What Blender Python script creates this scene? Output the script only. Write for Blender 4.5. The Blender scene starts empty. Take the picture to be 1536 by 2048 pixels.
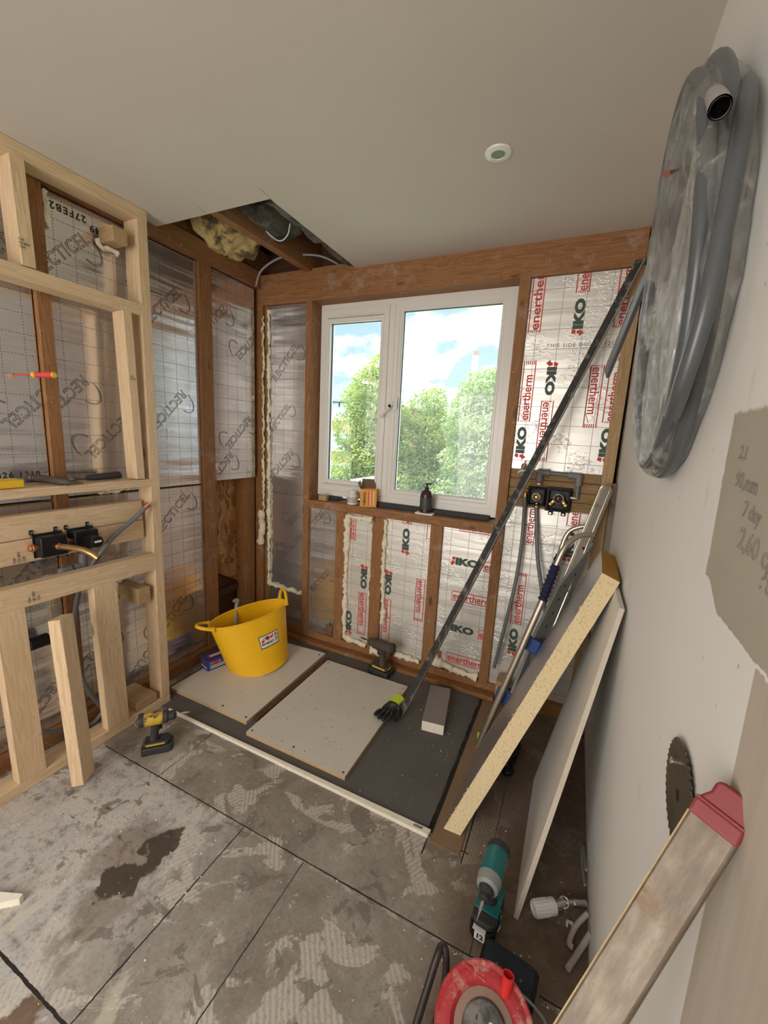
import bpy, bmesh, math, random
from mathutils import Vector as V, Matrix, noise
random.seed(7)
C = bpy.context.scene.collection
sc = bpy.context.scene

# ------------------------------------------------------------------ camera
CAM = V((0, 0, 1.40)); F = 817.1
RX = V((0.90285639, 0.42682514, 0.05167821)); RY = V((0.1237984, -0.14297801, -0.98195277)); RZ = V((-0.41173328, 0.89296002, -0.18192888))
cam = bpy.data.cameras.new('camera'); co = bpy.data.objects.new('camera', cam); C.objects.link(co)
co.matrix_world = Matrix(((RX.x, -RY.x, -RZ.x, CAM.x), (RX.y, -RY.y, -RZ.y, CAM.y), (RX.z, -RY.z, -RZ.z, CAM.z), (0, 0, 0, 1)))
cam.sensor_fit = 'VERTICAL'; cam.sensor_height = 36; cam.lens = F * 36 / 2048; cam.clip_start = 0.02
sc.camera = co
sc.view_settings.view_transform = 'Standard'; sc.view_settings.look = 'None'
sc.view_settings.gamma = 1; sc.view_settings.use_curve_mapping = False
sc.view_settings.exposure = 0.45

# ------------------------------------------------------------------ node helper
class NT:
    def __init__(s, tree):
        s.t = tree; s.n = tree.nodes; s.l = tree.links
    def _in(s, sock, v):
        if v is None: return
        if hasattr(v, 'is_output'): s.l.new(v, sock)
        else:
            if isinstance(v, (tuple, list)) and sock.type == 'RGBA' and len(v) == 3: v = (*v, 1)
            sock.default_value = v
    def m(s, op, a, b=None, c=None, clamp=False):
        n = s.n.new('ShaderNodeMath'); n.operation = op; n.use_clamp = clamp
        for i, v in enumerate((a, b, c)): s._in(n.inputs[i], v)
        return n.outputs[0]
    def vm(s, op, a, b=None):
        n = s.n.new('ShaderNodeVectorMath'); n.operation = op; s._in(n.inputs[0], a); s._in(n.inputs[1], b)
        return n.outputs['Value'] if op in ('LENGTH', 'DISTANCE', 'DOT_PRODUCT') else n.outputs[0]
    def obj(s): return s.n.new('ShaderNodeTexCoord').outputs['Object']
    def sep(s, v):
        n = s.n.new('ShaderNodeSeparateXYZ'); s._in(n.inputs[0], v); return n.outputs[0], n.outputs[1], n.outputs[2]
    def comb(s, x, y, z):
        n = s.n.new('ShaderNodeCombineXYZ')
        for i, v in enumerate((x, y, z)): s._in(n.inputs[i], v)
        return n.outputs[0]
    def noise(s, v, sc_=5, det=4, rough=.55, dist=0):
        n = s.n.new('ShaderNodeTexNoise'); s._in(n.inputs['Vector'], v); n.inputs['Scale'].default_value = sc_
        n.inputs['Detail'].default_value = det; n.inputs['Roughness'].default_value = rough; n.inputs['Distortion'].default_value = dist
        return n.outputs['Fac']
    def voro(s, v, sc_=5, feat='F1', rnd=1):
        n = s.n.new('ShaderNodeTexVoronoi'); n.feature = feat; s._in(n.inputs['Vector'], v); n.inputs['Scale'].default_value = sc_
        n.inputs['Randomness'].default_value = rnd
        return n.outputs['Distance'], n.outputs.get('Color')
    def ramp(s, f, stops, interp='LINEAR'):
        n = s.n.new('ShaderNodeValToRGB'); n.color_ramp.interpolation = interp; s._in(n.inputs[0], f)
        e = n.color_ramp.elements
        while len(e) < len(stops): e.new(.5)
        for i, (p, c) in enumerate(stops):
            e[i].position = p; e[i].color = (*c, 1) if not isinstance(c, (int, float)) else (c, c, c, 1)
        return n.outputs[0]
    def mix(s, f, a, b, mode='MIX'):
        n = s.n.new('ShaderNodeMix'); n.data_type = 'RGBA'; n.blend_type = mode
        s._in(n.inputs[0], f); s._in(n.inputs[6], a); s._in(n.inputs[7], b); return n.outputs[2]
    def step(s, v, a, b):   # smooth 0..1 between a and b
        n = s.n.new('ShaderNodeMapRange'); n.interpolation_type = 'SMOOTHSTEP'; s._in(n.inputs[0], v)
        n.inputs[1].default_value = a; n.inputs[2].default_value = b; return n.outputs[0]
    def bump(s, h, st=.3, d=.002, nrm=None):
        n = s.n.new('ShaderNodeBump'); n.inputs['Strength'].default_value = st; n.inputs['Distance'].default_value = d
        s._in(n.inputs['Height'], h)
        if nrm is not None: s._in(n.inputs['Normal'], nrm)
        return n.outputs[0]
    def rnd(s): return s.n.new('ShaderNodeObjectInfo').outputs['Random']

def newmat(name):
    m = bpy.data.materials.new(name); m.use_nodes = True
    nt = NT(m.node_tree); b = m.node_tree.nodes['Principled BSDF']
    return m, nt, b

# ------------------------------------------------------------------ world: hazy blue sky with bright clouds
w = bpy.data.worlds.new('sky'); sc.world = w; w.use_nodes = True
nt = NT(w.node_tree); bg = w.node_tree.nodes['Background']
g = nt.n.new('ShaderNodeTexCoord').outputs['Generated']
x, y, z = nt.sep(g)
zz = nt.m('MAXIMUM', z, 0.0)
q = nt.comb(nt.m('DIVIDE', x, nt.m('ADD', zz, .35)), nt.m('DIVIDE', y, nt.m('ADD', zz, .35)), nt.m('MULTIPLY', zz, 2.2))
n1 = nt.noise(q, 2.3, 7, .58, .3)
cl = nt.step(n1, .42, .58)
blue = nt.ramp(zz, [(0, (.46, .57, .65)), (.25, (.33, .47, .58)), (1, (.18, .32, .52))])
dark = nt.step(n1, .60, .68)
cloud = nt.mix(dark, (2.2, 2.2, 2.2), (.50, .58, .66))
col = nt.mix(nt.step(zz, .0, .08), (.95, 1.0, 1.05), nt.mix(cl, blue, cloud))
# upper sky boosted above the view through the window, added to light the room
hi = nt.m('ADD', 1.0, nt.m('MULTIPLY', nt.step(zz, .50, .85), 6.0))
nt._in(bg.inputs[0], col); nt._in(bg.inputs[1], nt.m('MULTIPLY', hi, 1.4))

def area(name, loc, rot, sx, sy, e, col=(1, 1, 1), portal=False):
    l = bpy.data.lights.new(name, 'AREA'); l.shape = 'RECTANGLE'; l.size = sx; l.size_y = sy; l.energy = e; l.color = col
    if portal: l.cycles.is_portal = True
    o = bpy.data.objects.new(name, l); C.objects.link(o); o.location = loc; o.rotation_euler = rot; return o
area('window_portal', (-.93, 2.40, 1.6), (math.radians(-90), 0, 0), 1.3, 1.3, 1, portal=True)
# daylight from the room behind the photographer, through the open doorway
area('doorway_daylight', (-1.0, -1.55, 1.25), (math.radians(78), 0, 0), 1.3, 1.6, 30, (1, .93, .85))
sun = bpy.data.lights.new('sun', 'SUN'); sun.energy = 3.6; sun.angle = math.radians(3); sun.color = (1, .95, .85)
so = bpy.data.objects.new('sun', sun); C.objects.link(so); so.rotation_euler = V((1, .22, -.95)).to_track_quat('-Z', 'Y').to_euler()

# ------------------------------------------------------------------ geometry helpers
def ray(px, py): return RX * ((px - 768) / F) + RY * ((py - 1024) / F) + RZ
def PX(px, py, x): d = ray(px, py); return CAM + d * ((x - CAM.x) / d.x)
def PY(px, py, y): d = ray(px, py); return CAM + d * ((y - CAM.y) / d.y)
def PZ(px, py, z): d = ray(px, py); return CAM + d * ((z - CAM.z) / d.z)
def PF(z): return -1.74 - .04 * z           # room face of the new partition frame
def WX(z): return .2 - .017 * z             # room face of the right wall

class MB:
    def __init__(s): s.b = bmesh.new()
    def _new(s, vs, mi, M):
        if M is not None: bmesh.ops.transform(s.b, matrix=M, verts=vs)
        for f in {f for v in vs for f in v.link_faces}: f.material_index = mi
    def box(s, c, d, M=None, mi=0, rot=None):
        r = bmesh.ops.create_cube(s.b, size=1)['verts']
        T = Matrix.Translation(c) @ (rot.to_4x4() if rot is not None else Matrix()) @ Matrix.Diagonal((*d, 1))
        bmesh.ops.transform(s.b, matrix=T, verts=r); s._new(r, mi, M); return r
    def lohi(s, lo, hi, mi=0, M=None):
        lo = V(lo); hi = V(hi); return s.box((lo + hi) / 2, hi - lo, M, mi)
    def cyl(s, p0, p1, r, r2=None, n=24, mi=0, caps=True):
        p0 = V(p0); p1 = V(p1); d = p1 - p0
        v = bmesh.ops.create_cone(s.b, cap_ends=caps, segments=n, radius1=r, radius2=r if r2 is None else r2, depth=d.length)['verts']
        T = Matrix.Translation((p0 + p1) / 2) @ d.to_track_quat('Z', 'Y').to_matrix().to_4x4()
        bmesh.ops.transform(s.b, matrix=T, verts=v); s._new(v, mi, None); return v
    def sph(s, c, r, M=None, mi=0, n=20, sc_=(1, 1, 1)):
        v = bmesh.ops.create_uvsphere(s.b, u_segments=n, v_segments=n // 2, radius=r)['verts']
        bmesh.ops.transform(s.b, matrix=Matrix.Translation(c) @ Matrix.Diagonal((*sc_, 1)), verts=v); s._new(v, mi, M); return v
    def prism(s, pts, vec, mi=0):
        pts = [V(p) for p in pts]; vec = V(vec)
        a = [s.b.verts.new(p) for p in pts]; b = [s.b.verts.new(p + vec) for p in pts]; n = len(a)
        fs = [s.b.faces.new(a), s.b.faces.new(b[::-1])]
        for i in range(n): fs.append(s.b.faces.new((a[i], b[i], b[(i + 1) % n], a[(i + 1) % n])))
        for f in fs: f.material_index = mi
        bmesh.ops.recalc_face_normals(s.b, faces=fs); return a + b
    def hexa(s, p, mi=0):   # p: 4 bottom, 4 top
        vs = [s.b.verts.new(V(q)) for q in p]
        fs = [s.b.faces.new([vs[i] for i in f]) for f in ((0, 1, 2, 3), (4, 5, 6, 7), (0, 1, 5, 4), (1, 2, 6, 5), (2, 3, 7, 6), (3, 0, 4, 7))]
        for f in fs: f.material_index = mi
        bmesh.ops.recalc_face_normals(s.b, faces=fs); return vs
    def tube(s, pts, r, n=12, mi=0, closed=False, caps=True, sx=1.0):
        pts = [V(p) for p in pts]; N = len(pts); rs = r if isinstance(r, (list, tuple)) else [r] * N
        rings = []; T0 = None; nrm = None
        for i, p in enumerate(pts):
            a = pts[(i - 1) % N] if (closed or i) else p; b = pts[(i + 1) % N] if (closed or i < N - 1) else p
            t = (b - a).normalized()
            if nrm is None: nrm = t.orthogonal().normalized()
            else: nrm = (nrm - t * nrm.dot(t)).normalized()
            bn = t.cross(nrm)
            rings.append([s.b.verts.new(p + (nrm * math.cos(2 * math.pi * k / n) * sx + bn * math.sin(2 * math.pi * k / n)) * rs[i]) for k in range(n)])
        fs = []
        for i in range(N if closed else N - 1):
            A = rings[i]; B = rings[(i + 1) % N]
            off = 0
            if closed and i == N - 1: off = min(range(n), key=lambda o: sum((A[k].co - B[(k + o) % n].co).length for k in range(n)))
            for k in range(n): fs.append(s.b.faces.new((A[k], A[(k + 1) % n], B[(k + 1 + off) % n], B[(k + off) % n])))
        if caps and not closed: fs += [s.b.faces.new(rings[0][::-1]), s.b.faces.new(rings[-1])]
        for f in fs: f.material_index = mi
        return [v for q in rings for v in q]
    def lathe(s, prof, n=32, M=None, mi=0, ell=1.0):
        rings = []
        for r, z in prof: rings.append([s.b.verts.new((r * math.cos(2 * math.pi * k / n), r * ell * math.sin(2 * math.pi * k / n), z)) for k in range(n)])
        fs = []
        for i in range(len(prof) - 1):
            for k in range(n): fs.append(s.b.faces.new((rings[i][k], rings[i][(k + 1) % n], rings[i + 1][(k + 1) % n], rings[i + 1][k])))
        if prof[0][0] > 1e-5: pass
        vs = [v for q in rings for v in q]
        for f in fs: f.material_index = mi
        if M is not None: bmesh.ops.transform(s.b, matrix=M, verts=vs)
        return vs
    def text(s, txt, size, M, mi=0, outline=0, bold=0, ext=0, clip=None, sx=1.0, space=1.0):
        cu = bpy.data.curves.new('t', 'FONT'); cu.body = txt; cu.size = size; cu.align_x = 'LEFT'; cu.align_y = 'CENTER'; cu.space_character = space
        cu.resolution_u = 3
        if outline: cu.fill_mode = 'NONE'; cu.bevel_depth = outline; cu.bevel_resolution = 0
        else: cu.offset = bold; cu.extrude = ext
        o = bpy.data.objects.new('t', cu); me = bpy.data.meshes.new_from_object(o)
        tmp = bmesh.new(); tmp.from_mesh(me)
        bmesh.ops.transform(tmp, matrix=M @ Matrix.Diagonal((sx, 1, 1, 1)), verts=tmp.verts[:])
        if clip:
            for co_, no in clip:
                bmesh.ops.bisect_plane(tmp, geom=tmp.verts[:] + tmp.edges[:] + tmp.faces[:], plane_co=co_, plane_no=no, clear_outer=True)
        for f in tmp.faces: f.material_index = mi
        m2 = bpy.data.meshes.new('t2'); tmp.to_mesh(m2); tmp.free(); s.b.from_mesh(m2)
        bpy.data.meshes.remove(me); bpy.data.meshes.remove(m2); bpy.data.objects.remove(o); bpy.data.curves.remove(cu)
    def jitter(s, amp, f=20, vs=None):
        for v in (vs or s.b.verts): v.co += V(noise.noise_vector(v.co * f)) * amp
    def clampwall(s):
        for v in s.b.verts: v.co.x = min(v.co.x, WX(v.co.z) - .0015)
    def build(s, name, mats, parent=None, frame=None, bev=0, ang=35, seg=2, sub=0):
        me = bpy.data.meshes.new(name)
        if not isinstance(mats, (list, tuple)): mats = [mats]
        for m in mats: me.materials.append(m)
        W = frame
        if W is None:
            cs = [v.co for v in s.b.verts]
            lo = V((min(c.x for c in cs), min(c.y for c in cs), min(c.z for c in cs))); hi = V((max(c.x for c in cs), max(c.y for c in cs), max(c.z for c in cs)))
            o0 = V(((lo.x + hi.x) / 2, (lo.y + hi.y) / 2, lo.z)); W = Matrix.Translation(o0)
            bmesh.ops.translate(s.b, verts=s.b.verts[:], vec=-o0)
        s.b.to_mesh(me); s.b.free()
        if ang:
            me.shade_smooth(); me.set_sharp_from_angle(angle=math.radians(ang))
        o = bpy.data.objects.new(name, me); C.objects.link(o)
        place(o, W, parent)
        if sub:
            d = o.modifiers.new('s', 'SUBSURF'); d.levels = d.render_levels = sub
        if bev:
            b = o.modifiers.new('b', 'BEVEL'); b.width = bev; b.segments = seg; b.limit_method = 'ANGLE'; b.angle_limit = math.radians(40)
        return o
WM = {}
def place(o, W, parent=None):
    WM[o.name] = W.copy()
    if parent is None: o.matrix_basis = W
    else: o.parent = parent; o.matrix_basis = WM[parent.name].inverted() @ W
def tag(o, label=None, cat=None, group=None, kind=None):
    if label: o['label'] = label
    if cat: o['category'] = cat
    if group: o['group'] = group
    if kind: o['kind'] = kind
    return o
def thing(name, label, cat, loc=(0, 0, 0), group=None, kind=None, parent=None, W=None):
    o = bpy.data.objects.new(name, None); o.empty_display_size = .05; C.objects.link(o)
    place(o, W if W is not None else Matrix.Translation(loc), parent)
    return tag(o, label, cat, group, kind)
def frame_from(o, xdir, up):
    X = V(xdir).normalized(); Z = V(up); Z = (Z - X * Z.dot(X)).normalized(); Y = Z.cross(X)
    return Matrix(((X.x, Y.x, Z.x, o[0]), (X.y, Y.y, Z.y, o[1]), (X.z, Y.z, Z.z, o[2]), (0, 0, 0, 1)))
def beam(name, p0, p1, wy, tz, up, mat, parent=None, bev=.0015):
    """timber/metal bar: local X runs along it, wy is its width across, tz its size along up"""
    p0 = V(p0); p1 = V(p1); L = (p1 - p0).length; Fm = frame_from(p0, p1 - p0, up)
    b = MB(); b.lohi((0, -wy / 2, -tz / 2), (L, wy / 2, tz / 2))
    if L > .3:
        pass
    return b.build(name, mat, parent, Fm, bev=bev)
def abox(name, lo, hi, mat, parent=None, axis=None, bev=.0015):
    lo = V(lo); hi = V(hi); d = hi - lo; c = (lo + hi) / 2
    if axis is None: axis = max(range(3), key=lambda i: d[i])
    e = V((0, 0, 0)); e[axis] = d[axis] / 2
    up = {0: V((0, 0, 1)), 1: V((0, 0, 1)), 2: V((1, 0, 0))}[axis]
    wy = {0: d.y, 1: d.x, 2: d.y}[axis]; tz = {0: d.z, 1: d.z, 2: d.x}[axis]
    return beam(name, c - e, c + e, wy, tz, up, mat, parent, bev)

# ------------------------------------------------------------------ materials
def simple(name, col, rough=.5, metal=0, var=.08, sc_=30, bump=0, bd=.001, spec=.5, det=4, col2=None, c2=(.5, .65), c2s=12, coat=0):
    m, n, b = newmat(name)
    o = n.obj(); f = n.noise(o, sc_, det)
    a = tuple(c * (1 - var) for c in col); c = tuple(min(1, c * (1 + var)) for c in col)
    cc = n.mix(f, a, c)
    if col2: cc = n.mix(n.step(n.noise(o, c2s, 6, .65), *c2), cc, col2)
    n._in(b.inputs['Base Color'], cc); b.inputs['Roughness'].default_value = rough; b.inputs['Metallic'].default_value = metal
    b.inputs['Specular IOR Level'].default_value = spec; b.inputs['Coat Weight'].default_value = coat
    if bump: n._in(b.inputs['Normal'], n.bump(f, bump, bd))
    return m
def timber(name, dark, mid, light, knots=True, dirt=0, rough=.6, gs=1.0):
    m, n, b = newmat(name)
    o = n.vm('ADD', n.obj(), n.comb(n.m('MULTIPLY', n.rnd(), 37.0), n.m('MULTIPLY', n.rnd(), 11.0), n.m('MULTIPLY', n.rnd(), 5.0)))
    s = n.vm('MULTIPLY', o, (1.1, 17 * gs, 17 * gs))
    k, kc = n.voro(n.vm('MULTIPLY', o, (3.2, 9.0, 9.0)), 1.0)
    warp = n.m('MULTIPLY', n.step(k, .35, .0), .8) if knots else 0.0
    f1 = n.noise(n.vm('ADD', s, n.comb(warp, warp, warp)), 2.2, 3, .5, .5)
    rings = n.m('FRACT', n.m('MULTIPLY', f1, 7.0))
    f2 = n.noise(n.vm('MULTIPLY', o, (6, 140, 140)), 1.5, 3)
    fac = n.m('ADD', n.m('MULTIPLY', rings, .45), n.m('MULTIPLY', f2, .55))
    c = n.ramp(fac, [(.15, light), (.5, mid), (.95, dark)])
    if knots: c = n.mix(n.m('MULTIPLY', n.step(k, .13, .06), .75), c, tuple(x * .35 for x in dark))
    c = n.mix(n.m('MULTIPLY', n.rnd(), .25), c, tuple(x * .9 for x in mid))
    if dirt:
        c = n.mix(n.m('MULTIPLY', n.step(n.noise(o, 9, 6, .7), .55, .72), dirt), c, (.42, .33, .25))
        c = n.mix(n.m('MULTIPLY', n.step(n.noise(o, 60, 3, .7), .67, .72), dirt), c, (.7, .62, .52))
    n._in(b.inputs['Base Color'], c); b.inputs['Roughness'].default_value = rough; b.inputs['Specular IOR Level'].default_value = .3
    n._in(b.inputs['Normal'], n.bump(fac, .25, .0008))
    return m
PINE = timber('new_pine', (.50, .33, .18), (.66, .48, .30), (.76, .59, .40))
OLD = timber('old_brown_timber', (.17, .075, .030), (.29, .135, .052), (.38, .19, .082), dirt=.6)
OLD2 = timber('treated_timber', (.16, .09, .03), (.28, .17, .065), (.36, .235, .10), dirt=.3)
DARKW = timber('dark_timber', (.05, .022, .012), (.10, .045, .02), (.15, .07, .03), knots=False)
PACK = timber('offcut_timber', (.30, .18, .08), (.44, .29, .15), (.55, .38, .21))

def foil(name, tint=(.84, .83, .84), dashed=True, gx=.075, gy=.075, line=(.10, .10, .12), rough=.25, metal=.82, crinkle=.5, wave=.5, dirtk=.30):
    m, n, b = newmat(name)
    o = n.obj(); x, y, z = n.sep(o)
    wob = n.noise(o, 3, 2)
    def ln(a, along, g):
        d = n.m('ABSOLUTE', n.m('SUBTRACT', n.m('FRACT', n.m('ADD', n.m('DIVIDE', a, g), n.m('MULTIPLY', wob, .06))), .5))
        l = n.m('LESS_THAN', d, .0013 / g)
        if dashed: l = n.m('MULTIPLY', l, n.m('GREATER_THAN', n.m('FRACT', n.m('DIVIDE', along, .011)), .45))
        return l
    grid = n.m('MAXIMUM', ln(x, y, gx), ln(y, x, gy))
    dirt = n.noise(o, 7, 5, .6)
    c = n.mix(n.m('MULTIPLY', dirt, dirtk), tint, tuple(t * .62 for t in tint))
    c = n.mix(n.m('MULTIPLY', grid, .9), c, line)
    n._in(b.inputs['Base Color'], c)
    n._in(b.inputs['Metallic'], n.m('MULTIPLY', n.m('SUBTRACT', 1.0, grid), metal))
    n._in(b.inputs['Roughness'], n.m('ADD', rough - .06, n.m('MULTIPLY', dirt, dirtk * .4)))
    big = n.noise(n.vm('MULTIPLY', o, (1.6, 15.0, 1)), 1.0, 2, .4)
    fine = n.noise(n.vm('MULTIPLY', o, (45, 75, 1)), 1.0, 3, .6)
    msk = n.step(n.noise(o, 5, 3), .46, .62)
    nb = n.bump(big, wave, .012)
    nb = n.bump(n.m('MULTIPLY', n.step(fine, .5, .62), msk), crinkle, .003, nb)
    nb = n.bump(n.noise(o, 220, 2), .05, .0004, nb)
    n._in(b.inputs['Normal'], nb)
    return m
FOILR = foil('foil_dashed_grid', crinkle=.08, wave=.75, metal=.88, rough=.24, dirtk=.10)
FOILK = foil('foil_line_grid', (.86, .84, .80), dashed=False, gx=.10, gy=.088, line=(.38, .34, .32), rough=.38, metal=.62, crinkle=.42, wave=.35)
FOILP = foil('foil_scrap', (.50, .47, .47), dashed=False, gx=.12, gy=.9, line=(.86, .84, .84), rough=.30, metal=.8, crinkle=.3, wave=.2)
INKG = simple('ink_grey', (.07, .065, .08), .6, var=.05)
INKGR = simple('ink_green', (.05, .085, .065), .55, var=.1)
INKR = simple('ink_red', (.62, .05, .045), .55, var=.1)
INKK = simple('ink_black', (.03, .03, .032), .55)
PENC = simple('pencil', (.25, .23, .20), .8)
PIR = simple('foam_core', (.83, .68, .42), .9, sc_=260, var=.16, bump=.8, bd=.003, spec=.1, col2=(.64, .49, .28), c2=(.52, .66), c2s=110)
PIRB = simple('foam_core_browned', (.46, .25, .06), .85, sc_=120, var=.35, bump=.4, spec=.1)
PUF = simple('expanding_foam', (.84, .76, .60), .85, sc_=55, var=.12, bump=.8, bd=.006, spec=.15, det=6, col2=(.55, .42, .24), c2=(.60, .75), c2s=14)
BLK = simple('black_plastic', (.010, .010, .011), .38, var=.2, spec=.3)
BLKM = simple('black_matt', (.03, .03, .033), .65, var=.3)
BRASS = simple('brass', (.78, .52, .20), .25, 1, var=.15, sc_=60)
COPPER = simple('copper', (.75, .38, .22), .3, 1, var=.15)
CHROME = simple('chrome', (.75, .74, .72), .2, 1, var=.08)
ALU = simple('aluminium', (.62, .60, .56), .38, .9, var=.12, sc_=20, col2=(.42, .36, .30), c2=(.58, .72), c2s=16)
ALUT = simple('aluminium_tube', (.66, .61, .52), .3, .95, var=.1, sc_=15)
STEEL = simple('dark_steel', (.075, .078, .08), .42, .55, var=.4, sc_=40, col2=(.30, .29, .28), c2=(.52, .66), c2s=25)
GPIPE = simple('grey_plastic_pipe', (.16, .165, .17), .4, var=.08, sc_=8)
GFIT = simple('grey_fittings', (.20, .20, .21), .45)
GCOIL = simple('grey_conduit', (.085, .092, .098), .32, var=.08, sc_=10, col2=(.42, .42, .40), c2=(.69, .73), c2s=70, spec=.6)
WPLAS = simple('white_plastic', (.80, .79, .76), .35, var=.03)
UPVC = simple('white_upvc', (.80, .78, .74), .28, var=.02, sc_=6)
GASK = simple('black_gasket', (.02, .02, .022), .6)
YEL = simple('yellow_plastic', (.93, .52, .010), .42, var=.05, sc_=14)
YELD = simple('dirty_yellow_tool', (.55, .34, .03), .5, sc_=30, var=.25, col2=(.05, .045, .04), c2=(.50, .60), c2s=16)
YELT = simple('yellow_tool', (.78, .48, .02), .4, var=.15)
TEAL = simple('teal_plastic', (.010, .15, .155), .38, var=.15)
RED = simple('dusty_red_plastic', (.42, .025, .032), .6, sc_=120, var=.2, col2=(.48, .24, .20), c2=(.50, .68), c2s=38)
REDC = simple('faded_red_plastic', (.26, .035, .042), .5, sc_=40, var=.2, col2=(.42, .17, .16), c2=(.5, .75), c2s=9)
BLUE = simple('blue_plastic', (.02, .06, .25), .45, var=.15)
NAVY = simple('navy_grip', (.012, .018, .06), .55, var=.2)
HIVIZ = simple('hi_viz_yellow', (.62, .80, .05), .8, var=.15, sc_=80)
LATEX = simple('black_latex', (.012, .012, .013), .38, var=.3, col2=(.4, .4, .38), c2=(.70, .73), c2s=60)
GLOVEB = HIVIZ
CARD = simple('orange_cardboard', (.78, .33, .03), .55, var=.08)
CARDI = simple('cardboard_inside', (.17, .105, .06), .8)
BROWN = simple('brown_bottle', (.055, .022, .014), .22, var=.2)
WBOARD = simple('white_faced_board', (.66, .62, .55), .5, sc_=3, var=.06, col2=(.50, .46, .40), c2=(.60, .75), c2s=26)
WBOARD2 = simple('white_faced_sheet', (.72, .69, .63), .42, sc_=3, var=.05)
CHIP = simple('chipboard_edge', (.55, .38, .22), .85, sc_=180, var=.3)
BACKER = simple('dark_backer_board', (.115, .108, .100), .75, sc_=5, var=.22, det=8, col2=(.30, .28, .26), c2=(.66, .74), c2s=34)
HARDB = simple('brown_board', (.23, .15, .085), .7, sc_=6, var=.22, det=6)
FOAMW = simple('white_edge_foam', (.86, .80, .68), .8, sc_=50, var=.12, bump=.5)
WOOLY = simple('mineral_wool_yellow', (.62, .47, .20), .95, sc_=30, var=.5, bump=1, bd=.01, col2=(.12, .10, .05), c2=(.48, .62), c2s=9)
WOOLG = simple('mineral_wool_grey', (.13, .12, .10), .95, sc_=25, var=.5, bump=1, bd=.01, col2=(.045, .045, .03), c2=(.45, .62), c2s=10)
WIREG = simple('grey_cable', (.30, .30, .31), .5)
DIRTY = simple('dirty_tool', (.07, .055, .042), .75, sc_=45, var=.5, bump=.5, col2=(.30, .25, .19), c2=(.62, .72), c2s=30)
BATB = simple('dusty_black', (.03, .03, .032), .55, sc_=40, var=.4, col2=(.20, .18, .16), c2=(.60, .78), c2s=24)
GREYT = simple('grey_tool', (.27, .28, .27), .5)

def levelmat():
    m, n, b = newmat('scratched_aluminium'); o = n.obj()
    f = n.noise(n.vm('MULTIPLY', o, (8, 30, 30)), 2, 6, .65); g = n.noise(o, 16, 6, .7)
    c = n.ramp(f, [(.3, (.13, .10, .075)), (.55, (.23, .185, .14)), (.75, (.36, .30, .24))])
    c = n.mix(n.step(g, .58, .68), c, (.20, .13, .08))
    n._in(b.inputs['Base Color'], c); b.inputs['Metallic'].default_value = .25; b.inputs['Roughness'].default_value = .5
    n._in(b.inputs['Normal'], n.bump(f, .3, .001)); return m
LEVEL = levelmat()
OFFTOP = simple('dull_grey_facing', (.25, .225, .20), .6, var=.15, sc_=20)

def bladem():
    m, n, b = newmat('worn_saw_steel'); o = n.obj()
    r = n.vm('LENGTH', n.vm('MULTIPLY', o, (1, 1, 0)))
    f = n.noise(o, 40, 5, .6); ring = n.noise(n.comb(n.m('MULTIPLY', r, 900.0), 0.0, 0.0), 1, 2)
    c = n.mix(f, (.09, .075, .055), (.26, .235, .19)); n._in(b.inputs['Base Color'], c)
    b.inputs['Metallic'].default_value = .9; b.inputs['Roughness'].default_value = .36
    b.inputs['Anisotropic'].default_value = .6
    n._in(b.inputs['Normal'], n.bump(ring, .1, .0005)); return m
BLADE = bladem()

def osbm():
    m, n, b = newmat('osb'); o = n.obj()
    v = n.vm('MULTIPLY', o, (1, 30, 9)); v = n.vm('ADD', v, n.comb(0.0, n.m('MULTIPLY', n.noise(o, 12, 3), 5.0), 0.0))
    nn = n.n.new('ShaderNodeTexVoronoi'); n._in(nn.inputs['Vector'], v); nn.inputs['Scale'].default_value = 1.3
    h = n.sep(nn.outputs['Color'])[0]
    c = n.ramp(h, [(0, (.20, .07, .02)), (.4, (.42, .19, .06)), (.8, (.60, .34, .13)), (1, (.30, .12, .04))])
    n._in(b.inputs['Base Color'], c); b.inputs['Roughness'].default_value = .6
    n._in(b.inputs['Normal'], n.bump(h, .5, .002)); return m
OSB = osbm()

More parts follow.
